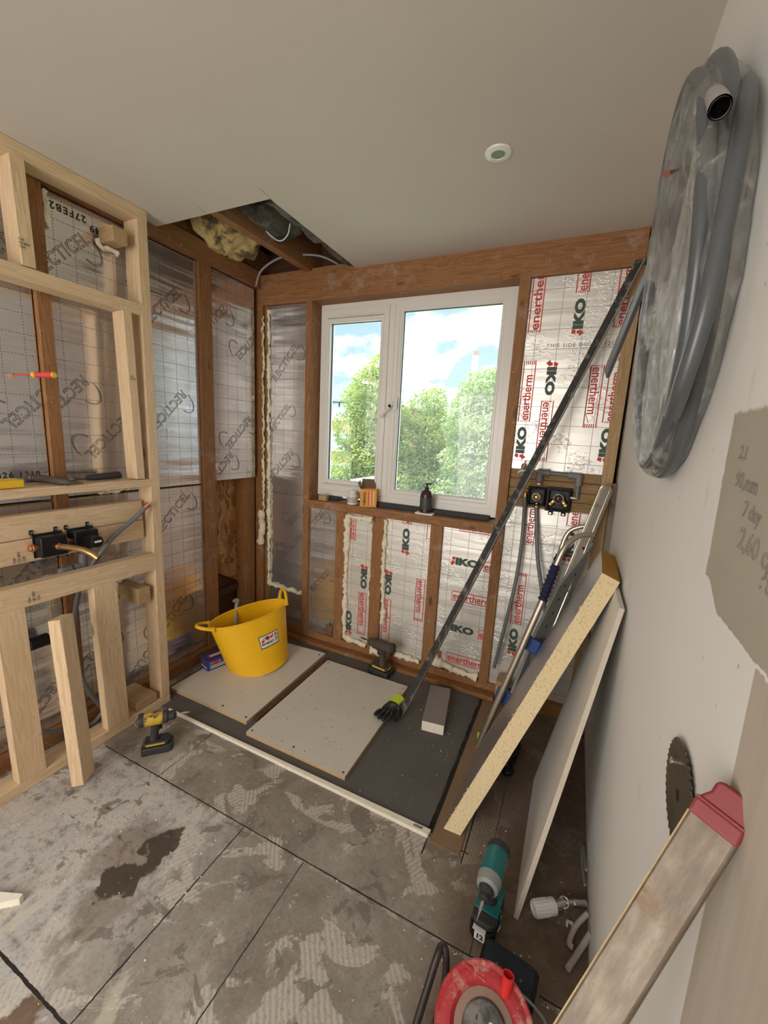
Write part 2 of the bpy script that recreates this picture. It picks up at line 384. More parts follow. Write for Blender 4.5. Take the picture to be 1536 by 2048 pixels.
def plaster(name, base, warm, patch=False):
    m, n, b = newmat(name); o = n.obj(); x, y, z = n.sep(o)
    f = n.noise(o, 2.2, 5, .6)
    c = n.mix(f, base, warm)
    if patch:
        wv = n.m('MULTIPLY', n.m('SUBTRACT', n.noise(o, 40, 4, .7), .5), .018)
        wy = n.m('ADD', y, wv); wz = n.m('ADD', z, wv)
        inY = n.step(wy, .682, .678)
        low = n.m('ADD', 1.205, n.m('MULTIPLY', n.step(wy, .60, .67), .03))
        inZ = n.m('MULTIPLY', n.m('GREATER_THAN', n.m('SUBTRACT', wz, low), 0.0), n.step(wz, 1.455, 1.449))
        k = n.m('MULTIPLY', inY, inZ)
        pc = n.mix(n.noise(o, 12, 5), (.37, .335, .265), (.45, .41, .33))
        c = n.mix(k, c, pc)
        k2 = n.m('MULTIPLY', n.step(y, .484, .481), n.m('LESS_THAN', wz, 1.2))
        streak = n.noise(n.vm('MULTIPLY', o, (1, 60, 5)), 1, 5)
        c = n.mix(k2, c, n.mix(streak, (.40, .34, .27), (.55, .49, .41)))
        # old scuffs and pencil-grey rubs on the paint
        sm = n.m('MULTIPLY', n.step(n.noise(n.vm('MULTIPLY', o, (1, 16, 4)), 1.2, 5, .65), .60, .74), .35)
        c = n.mix(sm, c, (.50, .46, .40))
        sp = n.step(n.voro(n.vm('MULTIPLY', o, (1, 30, 12)), 1.0)[0], .05, .02)
        c = n.mix(n.m('MULTIPLY', sp, .8), c, (.22, .15, .10))
    n._in(b.inputs['Base Color'], c); b.inputs['Roughness'].default_value = .75; b.inputs['Specular IOR Level'].default_value = .25
    n._in(b.inputs['Normal'], n.bump(n.noise(o, 6, 6, .6), .12, .004)); return m
CEIL = plaster('ceiling_plaster', (.57, .52, .465), (.62, .57, .51))
WALLR = plaster('painted_plaster', (.74, .72, .68), (.80, .78, .74), True)
WALLP = plaster('plain_plaster', (.62, .59, .54), (.70, .67, .62))

def floorm():
    m, n, b = newmat('old_subfloor'); o = n.obj(); x, y, z = n.sep(o)
    f = n.noise(o, 3.2, 9, .62, .4); fd = n.noise(o, 26, 8, .7)
    c = n.ramp(n.m('ADD', n.m('MULTIPLY', f, .7), n.m('MULTIPLY', fd, .3)),
               [(.34, (.155, .125, .098)), (.46, (.235, .20, .162)), (.56, (.30, .262, .218)), (.68, (.40, .36, .31))])
    # pale levelling compound: whiter sheet to the left
    wl = n.m('MULTIPLY', n.m('MULTIPLY', n.step(n.m('ADD', x, n.m('MULTIPLY', f, .5)), -.55, -.95), n.step(y, .95, .90)), n.step(fd, .28, .55))
    c = n.mix(n.m('MULTIPLY', wl, .78), c, (.54, .51, .49))
    # ragged pale patches of adhesive with comb marks
    ca = n.m('ADD', .9, n.m('MULTIPLY', n.m('GREATER_THAN', n.noise(o, 2.2, 0), .5), 1.2)); comb = n.m('ADD', .74, n.m('MULTIPLY', n.m('SINE', n.m('ADD', n.m('MULTIPLY', fd, 9.0), n.m('MULTIPLY', n.m('ADD', n.m('MULTIPLY', x, n.m('SINE', ca)), n.m('MULTIPLY', y, n.m('COSINE', ca))), 430.0))), .26))
    p1 = n.step(n.noise(n.vm('ADD', o, (3.1, 1.7, 0)), 5.5, 7, .6, .8), .535, .565)
    c = n.mix(n.m('MULTIPLY', n.m('MULTIPLY', p1, comb), .8), c, (.56, .51, .44))
    p2 = n.step(n.noise(n.vm('ADD', o, (7.3, 2.2, 0)), 7.5, 6, .6, .6), .59, .61)
    c = n.mix(n.m('MULTIPLY', p2, .7), c, (.15, .125, .10))
    c = n.mix(n.m('MULTIPLY', n.step(n.noise(o, 90, 4, .75), .52, .66), .45), c, (.13, .11, .09))
    c = n.mix(n.m('MULTIPLY', n.step(n.noise(n.vm('ADD', o, (9, 1, 0)), 60, 4, .75), .58, .68), .35), c, (.55, .51, .46))
    # yellowish pale streaks to the front
    p3 = n.m('MULTIPLY', n.step(n.noise(n.vm('MULTIPLY', o, (9, 3, 1)), 1.3, 7, .65, .5), .54, .62), n.step(y, .75, .45))
    c = n.mix(n.m('MULTIPLY', p3, .55), c, (.60, .55, .44))
    # the dark damp stain
    w1 = n.vm('ADD', o, n.vm('MULTIPLY', n.vm('SUBTRACT', n.comb(n.noise(o, 14, 5), n.noise(n.vm('ADD', o, (5, 5, 5)), 14, 5), 0.0), (.5, .5, 0)), (.22, .22, 0)))
    def blob(cx, cy, r, soft=.012):
        return n.step(n.vm('DISTANCE', n.vm('MULTIPLY', w1, (1, 1, 0)), (cx, cy, 0)), r + soft, r)
    st = n.m('MAXIMUM', n.m('MAXIMUM', blob(-1.10, .775, .040), blob(-1.10, .71, .048)), n.m('MAXIMUM', blob(-1.115, .64, .042), blob(-1.155, .59, .030)))
    halo = n.m('MAXIMUM', n.m('MAXIMUM', blob(-1.17, .70, .09, .06), blob(-1.10, .55, .04, .07)), blob(-1.09, .47, .02, .05))
    c = n.mix(n.m('MULTIPLY', halo, .62), c, (.17, .115, .075))
    c = n.mix(n.m('MULTIPLY', st, n.m('ADD', .72, n.m('MULTIPLY', fd, .35))), c, (.048, .034, .022))
    # black scuffs
    sc1 = n.step(n.noise(n.vm('MULTIPLY', n.vm('ADD', o, (0, 0, 0)), (14, 60, 1)), 1, 5, .7), .60, .66)
    reg = n.m('MULTIPLY', n.step(n.vm('DISTANCE', n.vm('MULTIPLY', o, (1, 1, 0)), (-1.38, .76, 0)), .26, .12), 1.0)
    c = n.mix(n.m('MULTIPLY', sc1, n.m('MULTIPLY', reg, .85)), c, (.035, .033, .035))
    # darker, dirtier board at the right
    rb = n.step(n.m('ADD', x, n.m('MULTIPLY', f, .1)), -.20, -.08)
    c = n.mix(n.m('MULTIPLY', rb, .72), c, n.mix(fd, (.07, .042, .025), (.19, .125, .075)))
    # broken corner
    br = n.step(n.vm('DISTANCE', n.vm('MULTIPLY', w1, (1, 1, 0)), (-1.02, .30, 0)), .07, .05)
    c = n.mix(br, c, n.mix(fd, (.05, .03, .02), (.28, .19, .12)))
    # joints between the sheets, plus shade painted in the gap beside the backer board
    wob = n.m('MULTIPLY', n.m('SUBTRACT', n.noise(o, 30, 4), .5), .006)
    def band(a, v, hw, lo=None, hi=None, bb=None):
        l = n.m('LESS_THAN', n.m('ABSOLUTE', n.m('SUBTRACT', n.m('ADD', a, wob), v)), n.m('MULTIPLY', n.m('ADD', .05, n.m('MULTIPLY', n.noise(o, 9, 4, .7), 1.5)), hw))
        if bb is not None:
            l = n.m('MULTIPLY', l, n.m('MULTIPLY', n.m('GREATER_THAN', bb, lo), n.m('LESS_THAN', bb, hi)))
        return l
    J = [band(y, .935, .0028, -1.72, .2, x), band(y, .366, .0045, -1.7, -.92, x), band(x, -.915, .0024, .2, .93, y), band(x, -.655, .002, .2, .93, y),
         band(x, -1.375, .002, .935, 1.22, y), band(x, -.316, .003, 1.14, 1.225, y), band(x, -.314, .012, 1.225, 2.1, y), band(x, -.186, .003, 1.17, 2.1, y), band(y, 1.215, .003, -.34, -.17, x), band(x, -.10, .0015, .935, 1.6, y)]
    jj = J[0]
    for k in J[1:]: jj = n.m('MAXIMUM', jj, k)
    edge = n.m('MULTIPLY', n.m('SUBTRACT', band(y, .929, .011, -1.72, .2, x), band(y, .935, .0028, -1.72, .2, x)), n.step(fd, .45, .62))
    c = n.mix(n.m('MULTIPLY', edge, .6), c, (.52, .47, .40))
    c = n.mix(jj, c, (.018, .013, .010))
    n._in(b.inputs['Base Color'], c)
    n._in(b.inputs['Roughness'], n.m('SUBTRACT', .8, n.m('MULTIPLY', st, .3)))
    h = n.m('SUBTRACT', n.m('ADD', n.m('MULTIPLY', fd, .5), n.m('ADD', f, n.m('MULTIPLY', p1, .5))), n.m('MULTIPLY', jj, 3.0))
    n._in(b.inputs['Normal'], n.bump(h, .5, .002)); return m
FLOOR = floorm()

def glassm(name, haze=.04, col=(.95, .98, .98), rough=.02, dusty=0, refl=.10):
    m = bpy.data.materials.new(name); m.use_nodes = True; n = NT(m.node_tree); m.node_tree.nodes.remove(m.node_tree.nodes['Principled BSDF'])
    out = m.node_tree.nodes['Material Output']
    t = n.n.new('ShaderNodeBsdfTransparent'); t.inputs[0].default_value = (*col, 1)
    g = n.n.new('ShaderNodeBsdfGlossy'); g.inputs['Roughness'].default_value = rough
    d = n.n.new('ShaderNodeBsdfTranslucent'); d.inputs[0].default_value = (.9, .9, .9, 1)
    fr = n.n.new('ShaderNodeFresnel'); fr.inputs[0].default_value = 1.35
    a = n.n.new('ShaderNodeMixShader'); n.l.new(n.m('MULTIPLY', fr.outputs[0], 1.0), a.inputs[0]); n.l.new(t.outputs[0], a.inputs[1]); n.l.new(g.outputs[0], a.inputs[2])
    s = n.n.new('ShaderNodeMixShader'); o = n.obj()
    hz = haze
    if dusty: hz = n.m('ADD', haze, n.m('MULTIPLY', n.step(n.noise(o, 260, 3, .7), .52, .70), dusty))
    n._in(s.inputs[0], hz); n.l.new(a.outputs[0], s.inputs[1]); n.l.new(d.outputs[0], s.inputs[2])
    n.l.new(s.outputs[0], out.inputs[0]); return m
GLASS = glassm('window_glass', .012)
GLASSD = glassm('dusty_window_glass', .02, dusty=.14)
def wrapm():
    m = bpy.data.materials.new('clear_wrap'); m.use_nodes = True; n = NT(m.node_tree); m.node_tree.nodes.remove(m.node_tree.nodes['Principled BSDF'])
    out = m.node_tree.nodes['Material Output']; o = n.obj()
    t = n.n.new('ShaderNodeBsdfTransparent'); t.inputs[0].default_value = (.97, .97, .96, 1)
    g = n.n.new('ShaderNodeBsdfGlossy'); g.inputs['Roughness'].default_value = .07
    d = n.n.new('ShaderNodeBsdfDiffuse'); d.inputs[0].default_value = (.80, .80, .79, 1)
    f = n.noise(n.vm('MULTIPLY', o, (1, 1, 1)), 26, 6, .65, 1.2)
    nb = n.bump(f, .9, .012); n.l.new(nb, g.inputs['Normal'])
    lw = n.n.new('ShaderNodeLayerWeight'); lw.inputs[0].default_value = .35; n.l.new(nb, lw.inputs['Normal'])
    a = n.n.new('ShaderNodeMixShader'); n.l.new(n.m('ADD', .08, n.m('MULTIPLY', lw.outputs['Facing'], .45)), a.inputs[0]); n.l.new(t.outputs[0], a.inputs[1]); n.l.new(g.outputs[0], a.inputs[2])
    s = n.n.new('ShaderNodeMixShader'); n.l.new(n.m('ADD', .05, n.m('MULTIPLY', n.step(f, .5, .68), .22)), s.inputs[0]); n.l.new(a.outputs[0], s.inputs[1]); n.l.new(d.outputs[0], s.inputs[2])
    n.l.new(s.outputs[0], out.inputs[0]); return m
WRAP = wrapm()

# ================================================================== SETTING
HZ = 2.31; XL = -1.95
b = MB(); b.lohi((-2.12, -1.7, -.05), (.33, 2.34, 0)); tag(b.build('floor', FLOOR, frame=Matrix(), ang=0), kind='structure')
# ceiling sheets around the opened corner (hole x -1.9..-1.241, y 1.446..2.16)
b = MB()
for lo, hi in (((-2.12, -1.7, HZ), (.33, 1.446, HZ + .014)), ((-1.241, 1.446, HZ), (.33, 2.34, HZ + .014))): b.lohi(lo, hi)
tag(b.build('ceiling', CEIL, frame=Matrix(), ang=0), kind='structure')
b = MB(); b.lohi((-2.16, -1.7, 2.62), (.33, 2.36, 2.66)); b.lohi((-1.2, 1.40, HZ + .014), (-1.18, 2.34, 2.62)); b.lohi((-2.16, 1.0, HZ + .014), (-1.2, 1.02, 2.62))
tag(b.build('trim_1', DARKW, frame=Matrix(), ang=0), kind='structure')          # roof deck above the joists
b = MB(); b.lohi((-2.16, -1.7, -.05), (-2.065, 2.36, 2.64)); tag(b.build('wall_left', DARKW, frame=Matrix(), ang=0), kind='structure')
# right wall: painted plaster, leaning very slightly
b = MB(); b.hexa([(WX(-.05), -1.7, -.05), (.33, -1.7, -.05), (.33, 2.34, -.05), (WX(-.05), 2.34, -.05),
                  (WX(2.64), -1.7, 2.64), (.33, -1.7, 2.64), (.33, 2.34, 2.64), (WX(2.64), 2.34, 2.64)])
tag(b.build('wall_right', WALLR, frame=Matrix(), ang=0), kind='structure')
# rear wall with the doorway behind the photographer
b = MB()
for lo, hi in (((-2.16, -1.78, -.05), (-1.75, -1.7, 2.64)), ((-.25, -1.78, -.05), (.33, -1.7, 2.64)), ((-1.75, -1.78, 2.15), (-.25, -1.7, 2.64))): b.lohi(lo, hi)
tag(b.build('wall_rear', WALLP, frame=Matrix(), ang=0), kind='structure')
b = MB(); b.lohi((-1.85, -2.6, -.05), (-.15, -2.55, 2.3)); tag(b.build('wall_hall', WALLP, frame=Matrix(), ang=0), kind='structure')

# ---------------- back wall: brown stud frame + window
YB = 2.15
WB = thing('wall_back', None, None, (-.9, YB, 0), kind='structure')
b = MB()   # dark outer sheathing with the window opening
for lo, hi in (((-2.16, 2.30, -.05), (-1.56, 2.34, 2.64)), ((-.34, 2.30, -.05), (.33, 2.34, 2.64)), ((-1.56, 2.30, -.05), (-.34, 2.34, .985)), ((-1.56, 2.30, 2.18), (-.34, 2.34, 2.64))): b.lohi(lo, hi)
b.build('sheathing', DARKW, WB, frame=Matrix(), ang=0)
abox('header_beam', (-1.975, YB, 2.165), (.155, YB + .14, HZ + .03), OLD, WB, 0)
for x0, x1, z0, z1, m, yy in ((-1.975, -1.905, 0, 2.165, OLD, 0), (-1.573, -1.528, .075, 2.165, OLD, 0), (-1.318, -1.250, .075, .93, OLD, 0),
                        (-1.062, -.988, .075, .93, OLD, 0), (-.697, -.628, .075, .93, OLD, 0), (-.350, -.300, .06, 2.165, OLD, -.003), (.112, .160, .05, 2.165, PACK, 0)):
    abox('stud', (x0, YB + yy, z0), (x1, YB + .13, z1), m, WB, 2)
abox('stud', (-1.903, YB + .02, 0), (-1.862, YB + .13, 2.165), OLD2, WB, 2)
abox('window_sill', (-1.528, YB, .925), (-.352, 2.30, .975), OLD, WB, 0)
abox('window_head', (-1.497, YB + .06, 2.166), (-.352, 2.30, 2.19), DARKW, WB, 0)
abox('bottom_plate', (-1.86, YB, .03), (-.245, YB + .13, .075), OLD, WB, 0)
abox('bottom_plate', (-1.86, YB - .05, .0), (-.255, YB + .10, .028), OLD, WB, 0)
abox('bottom_plate', (-.13, YB - .02, .0), (.17, YB + .10, .07), OLD, WB, 0)
for i in range(4):   # stacked boards carrying the valves
    abox('valve_board', (-.298, YB + .012, 1.085 + i * .048), (.112, YB + .045, 1.131 + i * .048), OLD2, WB, 0)

# window
YW = 2.25
def wq(px, py, y=YW): p = PY(px, py, y); return p.x, p.z
Wn = thing('window_1', None, None, (-.95, YW, 1.0), kind='structure')
X0, X1, Z0, Z1 = -1.553, -.363, 1.003, 2.166
def ringframe(b, x0, x1, z0, z1, w, y0, y1, ch=.006):
    """mitred frame with a chamfered inner lip"""
    o = [(x0, z0), (x1, z0), (x1, z1), (x0, z1)]; i = [(x0 + w, z0 + w), (x1 - w, z0 + w), (x1 - w, z1 - w), (x0 + w, z1 - w)]
    i2 = [(x0 + w + ch, z0 + w + ch), (x1 - w - ch, z0 + w + ch), (x1 - w - ch, z1 - w - ch), (x0 + w + ch, z1 - w - ch)]
    for k in range(4):
        j = (k + 1) % 4
        A = [b.b.verts.new((*p[:1], yy, p[1])) for p, yy in ((o[k], y0), (o[j], y0), (i[j], y0), (i[k], y0), (i2[k], y0 + ch), (i2[j], y0 + ch), (i2[k], y1), (i2[j], y1), (o[k], y1), (o[j], y1))]
        for f in ((0, 1, 2, 3), (3, 2, 5, 4), (4, 5, 7, 6), (6, 7, 9, 8), (8, 9, 1, 0)): b.b.faces.new([A[t] for t in f])
    bmesh.ops.recalc_face_normals(b.b, faces=b.b.faces[:])
gl = [wq(671, 651, 2.27), wq(780, 968, 2.27)]; gr = [wq(831, 614, 2.27), wq(981, 1003, 2.27)]
lx0, lx1, lz0, lz1 = -1.465, -1.118, 1.108, 2.06; rx0, rx1, rz0, rz1 = -.985, -.44, 1.085, 2.098
b = MB(); ringframe(b, X0, X1, Z0, Z1, .034, YW, YW + .07, .012); ringframe(b, X0 + .012, X1 - .012, Z0 + .012, Z1 - .012, .028, YW + .006, YW + .07, .006)
b.build('frame', UPVC, Wn, frame=Matrix(), ang=30)
b = MB(); b.lohi((-1.075, YW - .002, Z0 + .034), (-1.025, YW + .07, Z1 - .034)); b.build('mullion', UPVC, Wn, bev=.008)
b = MB(); ringframe(b, X0 + .034, -1.062, Z0 + .038, Z1 - .038, .030, YW - .012, YW + .05, .01); ringframe(b, lx0 - .022, lx1 + .022, lz0 - .022, lz1 + .022, .016, YW - .004, YW + .05, .006)
b.build('sash', UPVC, Wn, frame=Matrix(), ang=30)
b = MB(); ringframe(b, -1.03, X1 - .034, Z0 + .034, Z1 - .034, .024, YW + .002, YW + .05, .008); ringframe(b, rx0 - .022, rx1 + .022, rz0 - .022, rz1 + .022, .016, YW + .008, YW + .05, .006)
b.build('glazing_bead', UPVC, Wn, frame=Matrix(), ang=30)
for (a, c, d, e), gm in (((lx0, lx1, lz0, lz1), GLASS), ((rx0, rx1, rz0, rz1), GLASSD)):
    b = MB(); ringframe(b, a - .004, c + .004, d - .004, e + .004, .004, YW + .022, YW + .04, .001); b.build('gasket', GASK, Wn, frame=Matrix(), ang=30)
    b = MB(); b.lohi((a - .004, YW + .033, d - .004), (c + .004, YW + .039, e + .004)); b.build('pane', gm, Wn, frame=Matrix(), ang=0)
hp = PY(790, 808, YW - .012)
b = MB(); b.box((hp.x, YW - .018, hp.z), (.022, .012, .062)); b.cyl((hp.x, YW - .02, hp.z), (hp.x, YW - .045, hp.z), .010)
e2 = PY(760, 836, YW - .045); b.tube([(hp.x, YW - .045, hp.z + .004), ((hp.x + e2.x) / 2, YW - .050, (hp.z + e2.z) / 2 + .004), (e2.x, YW - .045, e2.z)], [.011, .0095, .007], sx=.6)
H = b.build('handle', UPVC, Wn, bev=.002)
b = MB(); m_ = (V((hp.x, YW - .045, hp.z)) * .8 + V((e2.x, YW - .045, e2.z)) * .2); b.sph(m_ + V((0, -.008, .002)), .010, sc_=(1, .5, 1)); b.build('handle_lock', BLK, H)
# dark packer strips under the window frame
for x0, x1, nm in ((-1.50, -1.36, 'a'), (-1.12, -.40, 'b')):
    b = MB(); b.lohi((x0, YW - .035, .9755), (x1, YW + .04, 1.0)); b.jitter(.003, 15)
    tag(b.build('packer_strip', BLKM, bev=.002), 'short dark packer behind the white jar under the window' if nm == 'a' else 'long black packer strip under the window frame beside the bottle', 'packer')

# ---------------- left wall frame (brown) behind the new partition
WLf = thing('wall_left_frame', None, None, (XL, 1.2, 0), kind='structure')
abox('top_plate', (XL - .10, -.2, 2.262), (-1.915, 2.15, HZ + .05), OLD, WLf, 1)
abox('bottom_plate', (XL - .10, -.2, 0), (-1.905, 2.13, .062), OLD, WLf, 1)
for y0, y1 in ((.20, .25), (.938, .986), (1.692, 1.772)): abox('stud', (XL - .10, y0, .062), (-1.928, y1, 2.262), OLD, WLf, 2)
abox('stud', (XL - .10, 2.045, .062), (XL - .01, 2.13, 2.262), OLD, WLf, 2)
b = MB(); b.prism([(-2.045, 1.775, .52), (-2.045, 2.045, .36), (-2.045, 2.045, 1.12), (-2.045, 1.775, 1.12)], (-.015, 0, 0)); b.build('osb_panel', OSB, WLf, frame=Matrix(), ang=0)
b = MB(); b.lohi((-2.06, 1.775, .30), (-2.03, 2.045, .345)); b.build('brace', DARKW, WLf)

# ceiling void: joists, blocking
b_ = thing('ceiling_joists', None, None, (-1.6, 1.8, HZ), kind='structure')
j0 = PZ(430, 428, 2.325); j1 = PZ(640, 552, 2.325)
beam('joist', (j0.x - .02, .9, 2.42), (j1.x - .02, 2.30, 2.42), .05, .19, (0, 0, 1), OLD, b_)
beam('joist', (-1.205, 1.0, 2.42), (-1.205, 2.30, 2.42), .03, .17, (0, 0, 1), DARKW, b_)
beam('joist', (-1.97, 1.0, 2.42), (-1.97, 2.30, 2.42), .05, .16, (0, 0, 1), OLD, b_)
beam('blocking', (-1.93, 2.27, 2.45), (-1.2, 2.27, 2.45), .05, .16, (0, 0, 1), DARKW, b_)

# ---------------- insulation boards
def swoosh(bb, M, mi, r0, r1, a0, a1, cx, cy, wd=.0018, gap=.009):
    for rr in (0, gap):
        P = []
        n_ = 22
        for i in range(n_ + 1):
            a = math.radians(a0 + (a1 - a0) * i / n_); g = rr * math.sin(math.pi * min(1, (i + 2) / n_))
            P.append(((cx + (r0 - g) * math.cos(a)), (cy + (r1 - g) * math.sin(a))))
        for i in range(n_):
            (xa, ya), (xb, yb) = P[i], P[i + 1]; dx, dy = xb - xa, yb - ya; L = math.hypot(dx, dy) or 1; nx, ny = -dy / L * wd / 2, dx / L * wd / 2
            vs = [bb.b.verts.new(M @ V(p)) for p in ((xa + nx, ya + ny, 0), (xb + nx, yb + ny, 0), (xb - nx, yb - ny, 0), (xa - nx, ya - ny, 0))]
            bb.b.faces.new(vs).material_index = mi
class Board:
    def __init__(s, o, u, v, w, h, th=.05):
        s.o = V(o); s.u = V(u); s.v = V(v); s.n = s.u.cross(s.v); s.w = w; s.h = h; s.th = th
        s.F = Matrix(((s.u.x, s.v.x, s.n.x, s.o.x), (s.u.y, s.v.y, s.n.y, s.o.y), (s.u.z, s.v.z, s.n.z, s.o.z), (0, 0, 0, 1)))
        s.b = MB(); s.b.lohi((0, 0, -th), (w, h, 0))
        for f in s.b.b.faces: f.material_index = 0 if f.calc_center_median().z > -.001 else 4
        s.tx = []
    def loc(s, px, py):
        d = ray(px, py); t = (s.o - CAM).dot(s.n) / d.dot(s.n); p = CAM + d * t; q = s.F.inverted() @ p; return q.x, q.y
    def clip(s):
        e = .0006
        return [((e, 0, 0), (-1, 0, 0)), ((s.w - e, 0, 0), (1, 0, 0)), ((0, e, 0), (0, -1, 0)), ((0, s.h - e, 0), (0, 1, 0))]
    def _clipped(s, fn):
        t = MB(); fn(t)
        for co_, no in s.clip(): bmesh.ops.bisect_plane(t.b, geom=t.b.verts[:] + t.b.edges[:] + t.b.faces[:], plane_co=co_, plane_no=no, clear_outer=True)
        me = bpy.data.meshes.new('x'); t.b.to_mesh(me); t.b.free(); s.b.b.from_mesh(me); bpy.data.meshes.remove(me)
    def rec(s, px, py, rot, size=.062):
        x, y = s.loc(px, py)
        M = Matrix.Translation((x, y, .0009)) @ Matrix.Rotation(math.radians(rot), 4, 'Z') @ Matrix.Scale(size / .062, 4)
        def fn(t):
            t.text('RECTICEL', .066, M @ Matrix.Translation((-.138, -.004, 0)), 1, outline=.0009, sx=.92, space=1.06)
            swoosh(t, M, 1, .042, .068, 20, 190, -.105, .035, gap=.006)
            swoosh(t, M, 1, .042, .068, 200, 370, .112, -.035, gap=.006)
        s._clipped(fn)
    def txt(s, px, py, rot, body, size, mi=3, bold=.0004):
        x, y = s.loc(px, py); M = Matrix.Translation((x, y, .0007)) @ Matrix.Rotation(math.radians(rot), 4, 'Z')
        s._clipped(lambda t: t.text(body, size, M, mi, bold=bold, space=1.25))
    def _frame(s, t, M, x0, x1, hh):
        def r(a, b_, c, d): t.b.faces.new([t.b.verts.new(M @ V(p)) for p in ((a, c, 0), (b_, c, 0), (b_, d, 0), (a, d, 0))]).material_index = 3 if False else 2
        r(x0, x1, hh - .006, hh); r(x0, x1, -hh, -hh + .006)
        for k in range(5):
            z = -hh + .008 + k * (2 * hh - .02) / 4.6
            r(x1 - .022, x1, z, z + .006)
        for k in range(5):
            z = -hh + .008 + k * (2 * hh - .02) / 4.6
            r(x0, x0 + .008, z, z + .006)
    def iko(s, px, py, rot, arrow=True, frame=True, size=.80, fl=.36):
        """anchor px,py is the arrow tip end of the mark"""
        x, y = s.loc(px, py); M = Matrix.Translation((x, y, .0008)) @ Matrix.Rotation(math.radians(rot), 4, 'Z') @ Matrix.Scale(size, 4)
        def fn(t):
            if arrow:
                t.b.faces.new([t.b.verts.new(M @ V(p)) for p in ((-.012, -.034, 0), (.012, -.010, 0), (.004, -.010, 0), (.004, .004, 0), (-.012, .004, 0), (-.018, -.010, 0), (-.030, -.010, 0))]).material_index = 2
                t.b.faces.new([t.b.verts.new(M @ V(p)) for p in ((-.018, .010, 0), (.006, .010, 0), (.010, .030, 0), (-.010, .034, 0))]).material_index = 2
            t.text('IKO', .066, M @ Matrix.Translation((.010, 0, 0)), 1, bold=.0045, sx=1.42, space=1.0)
            if frame:
                s._frame(t, M, .205, .205 + fl, .036)
                t.text('enertherm', .070, M @ Matrix.Translation((.212, -.002, .0002)), 2, bold=.0012, sx=.90 * fl / .36, space=1.0)
        s._clipped(fn)
    def fr(s, px, py, rot, fl=.36, size=.80):
        x, y = s.loc(px, py); M = Matrix.Translation((x, y, .0008)) @ Matrix.Rotation(math.radians(rot), 4, 'Z') @ Matrix.Scale(size, 4)
        def fn(t):
            s._frame(t, M, 0, fl, .036); t.text('enertherm', .070, M @ Matrix.Translation((.010, -.002, .0002)), 2, bold=.0012, sx=.90 * fl / .36)
        s._clipped(fn)
    def line(s, pts, wd=.002, mi=3):
        def fn(t):
            for (xa, ya), (xb, yb) in zip(pts, pts[1:]):
                dx, dy = xb - xa, yb - ya; L = math.hypot(dx, dy); nx, ny = -dy / L * wd / 2, dx / L * wd / 2
                t.b.faces.new([t.b.verts.new(V(p)) for p in ((xa + nx, ya + ny, .0009), (xb + nx, yb + ny, .0009), (xb - nx, yb - ny, .0009), (xa - nx, ya - ny, .0009))]).material_index = mi
        s._clipped(fn)
    def done(s, label, kind='R', name='insulation_board', group=None):
        mats = [FOILR, INKG, INKR, INKK, PIR] if kind == 'R' else [FOILK, INKGR, INKR, INKK, PIR]
        o = s.b.build(name, mats, frame=s.F, ang=0); tag(o, label, 'insulation board', group); return o
YU, ZU = V((0, 1, 0)), V((0, 0, 1)); XU = V((1, 0, 0))
g_ = 'foil boards between the left studs'
B = Board((XL, .26, 1.074), YU, ZU, .672, 1.185); B.rec(70, 805, 225); B.rec(10, 480, 45); B.txt(-62, 955, 0, '27FEB26 1310', .030, 3, .0010); B.done('foil insulation board left of the brown stud, printed with a date above the shelf', 'R', group=g_)
B = Board((XL, .26, .066), YU, ZU, .672, .995); B.rec(60, 1140, 45); B.rec(75, 1420, 225); B.done('lower foil board behind the leaning timber, left of the brown stud', 'R', group=g_)
B = Board((XL, .99, 1.078), YU, ZU, .698, 1.175)
B.rec(122, 505, 45); B.rec(325, 610, 45); B.rec(220, 870, 225); B.rec(125, 800, 225); B.rec(338, 820, 225)
B.txt(172, 440, 180, '27FEB26', .036, 3, .0010); B.txt(262, 492, 180, '65553949', .036, 3, .0010); B.done('tall foil board behind the timber frame, upper, with upside-down date print', 'R', group=g_)
B = Board((XL, .99, .066), YU, ZU, .698, 1.000); B.rec(345, 1025, 45); B.rec(340, 1235, 45); B.rec(180, 1315, 45); B.rec(280, 1330, 45); B.txt(165, 1445, 25, 'N2610', .04, 3, .0012); B.done('lower foil board right of the brown stud behind the short struts', 'R', group=g_)
B = Board((XL + .012, 1.776, 1.088), YU, ZU, .335, 1.165, .06); B.rec(478, 865, 225); B.rec(425, 640, 45); B.rec(497, 690, 225); B.rec(440, 940, 225)
B.done('short foil board in the corner with bare strand board below', 'R', group=g_)
g_ = 'foil boards in the window wall'
yb = 2.168
B = Board((-1.856, yb, .992), XU, ZU, .282, 1.17); B.rec(570, 725, 50); B.rec(562, 930, 225); B.rec(560, 835, 50, .05); B.done('narrow foil board left of the window, above the seam', 'R', group=g_)
B = Board((-1.856, yb, .335), XU, ZU, .282, .652); B.rec(585, 1090, 225, .055); B.rec(595, 1030, 225, .05); B.done('foil board left of the window below the seam, edged with foam', 'R', group=g_)
B = Board((-1.856, yb + .01, .078), XU, ZU, .282, .245); B.done('small brown-looking foil piece behind the yellow tub', 'R', group=g_)
B = Board((-1.527, yb, .078), XU, ZU, .208, .845); B.rec(640, 1160, 50, .05); B.rec(628, 1045, 50, .05); B.done('creased foil board in the first bay under the window', 'R', group=g_)
B = Board((-1.249, yb, .078), XU, ZU, .186, .845); B.iko(728, 1135, -90); B.iko(697, 1262, 90, frame=False); B.fr(703, 1080, 90, .2); B.done('foil board with green and red print in the second bay under the window', 'K', group=g_)
B = Board((-.987, yb, .078), XU, ZU, .289, .845); B.iko(777, 1146, -90); B.iko(811, 1103, 90); B.fr(842, 1158, -90, .33); B.fr(862, 1080, 90, .3); B.done('foil board in the third bay under the window, behind the dirty drill', 'K', group=g_)
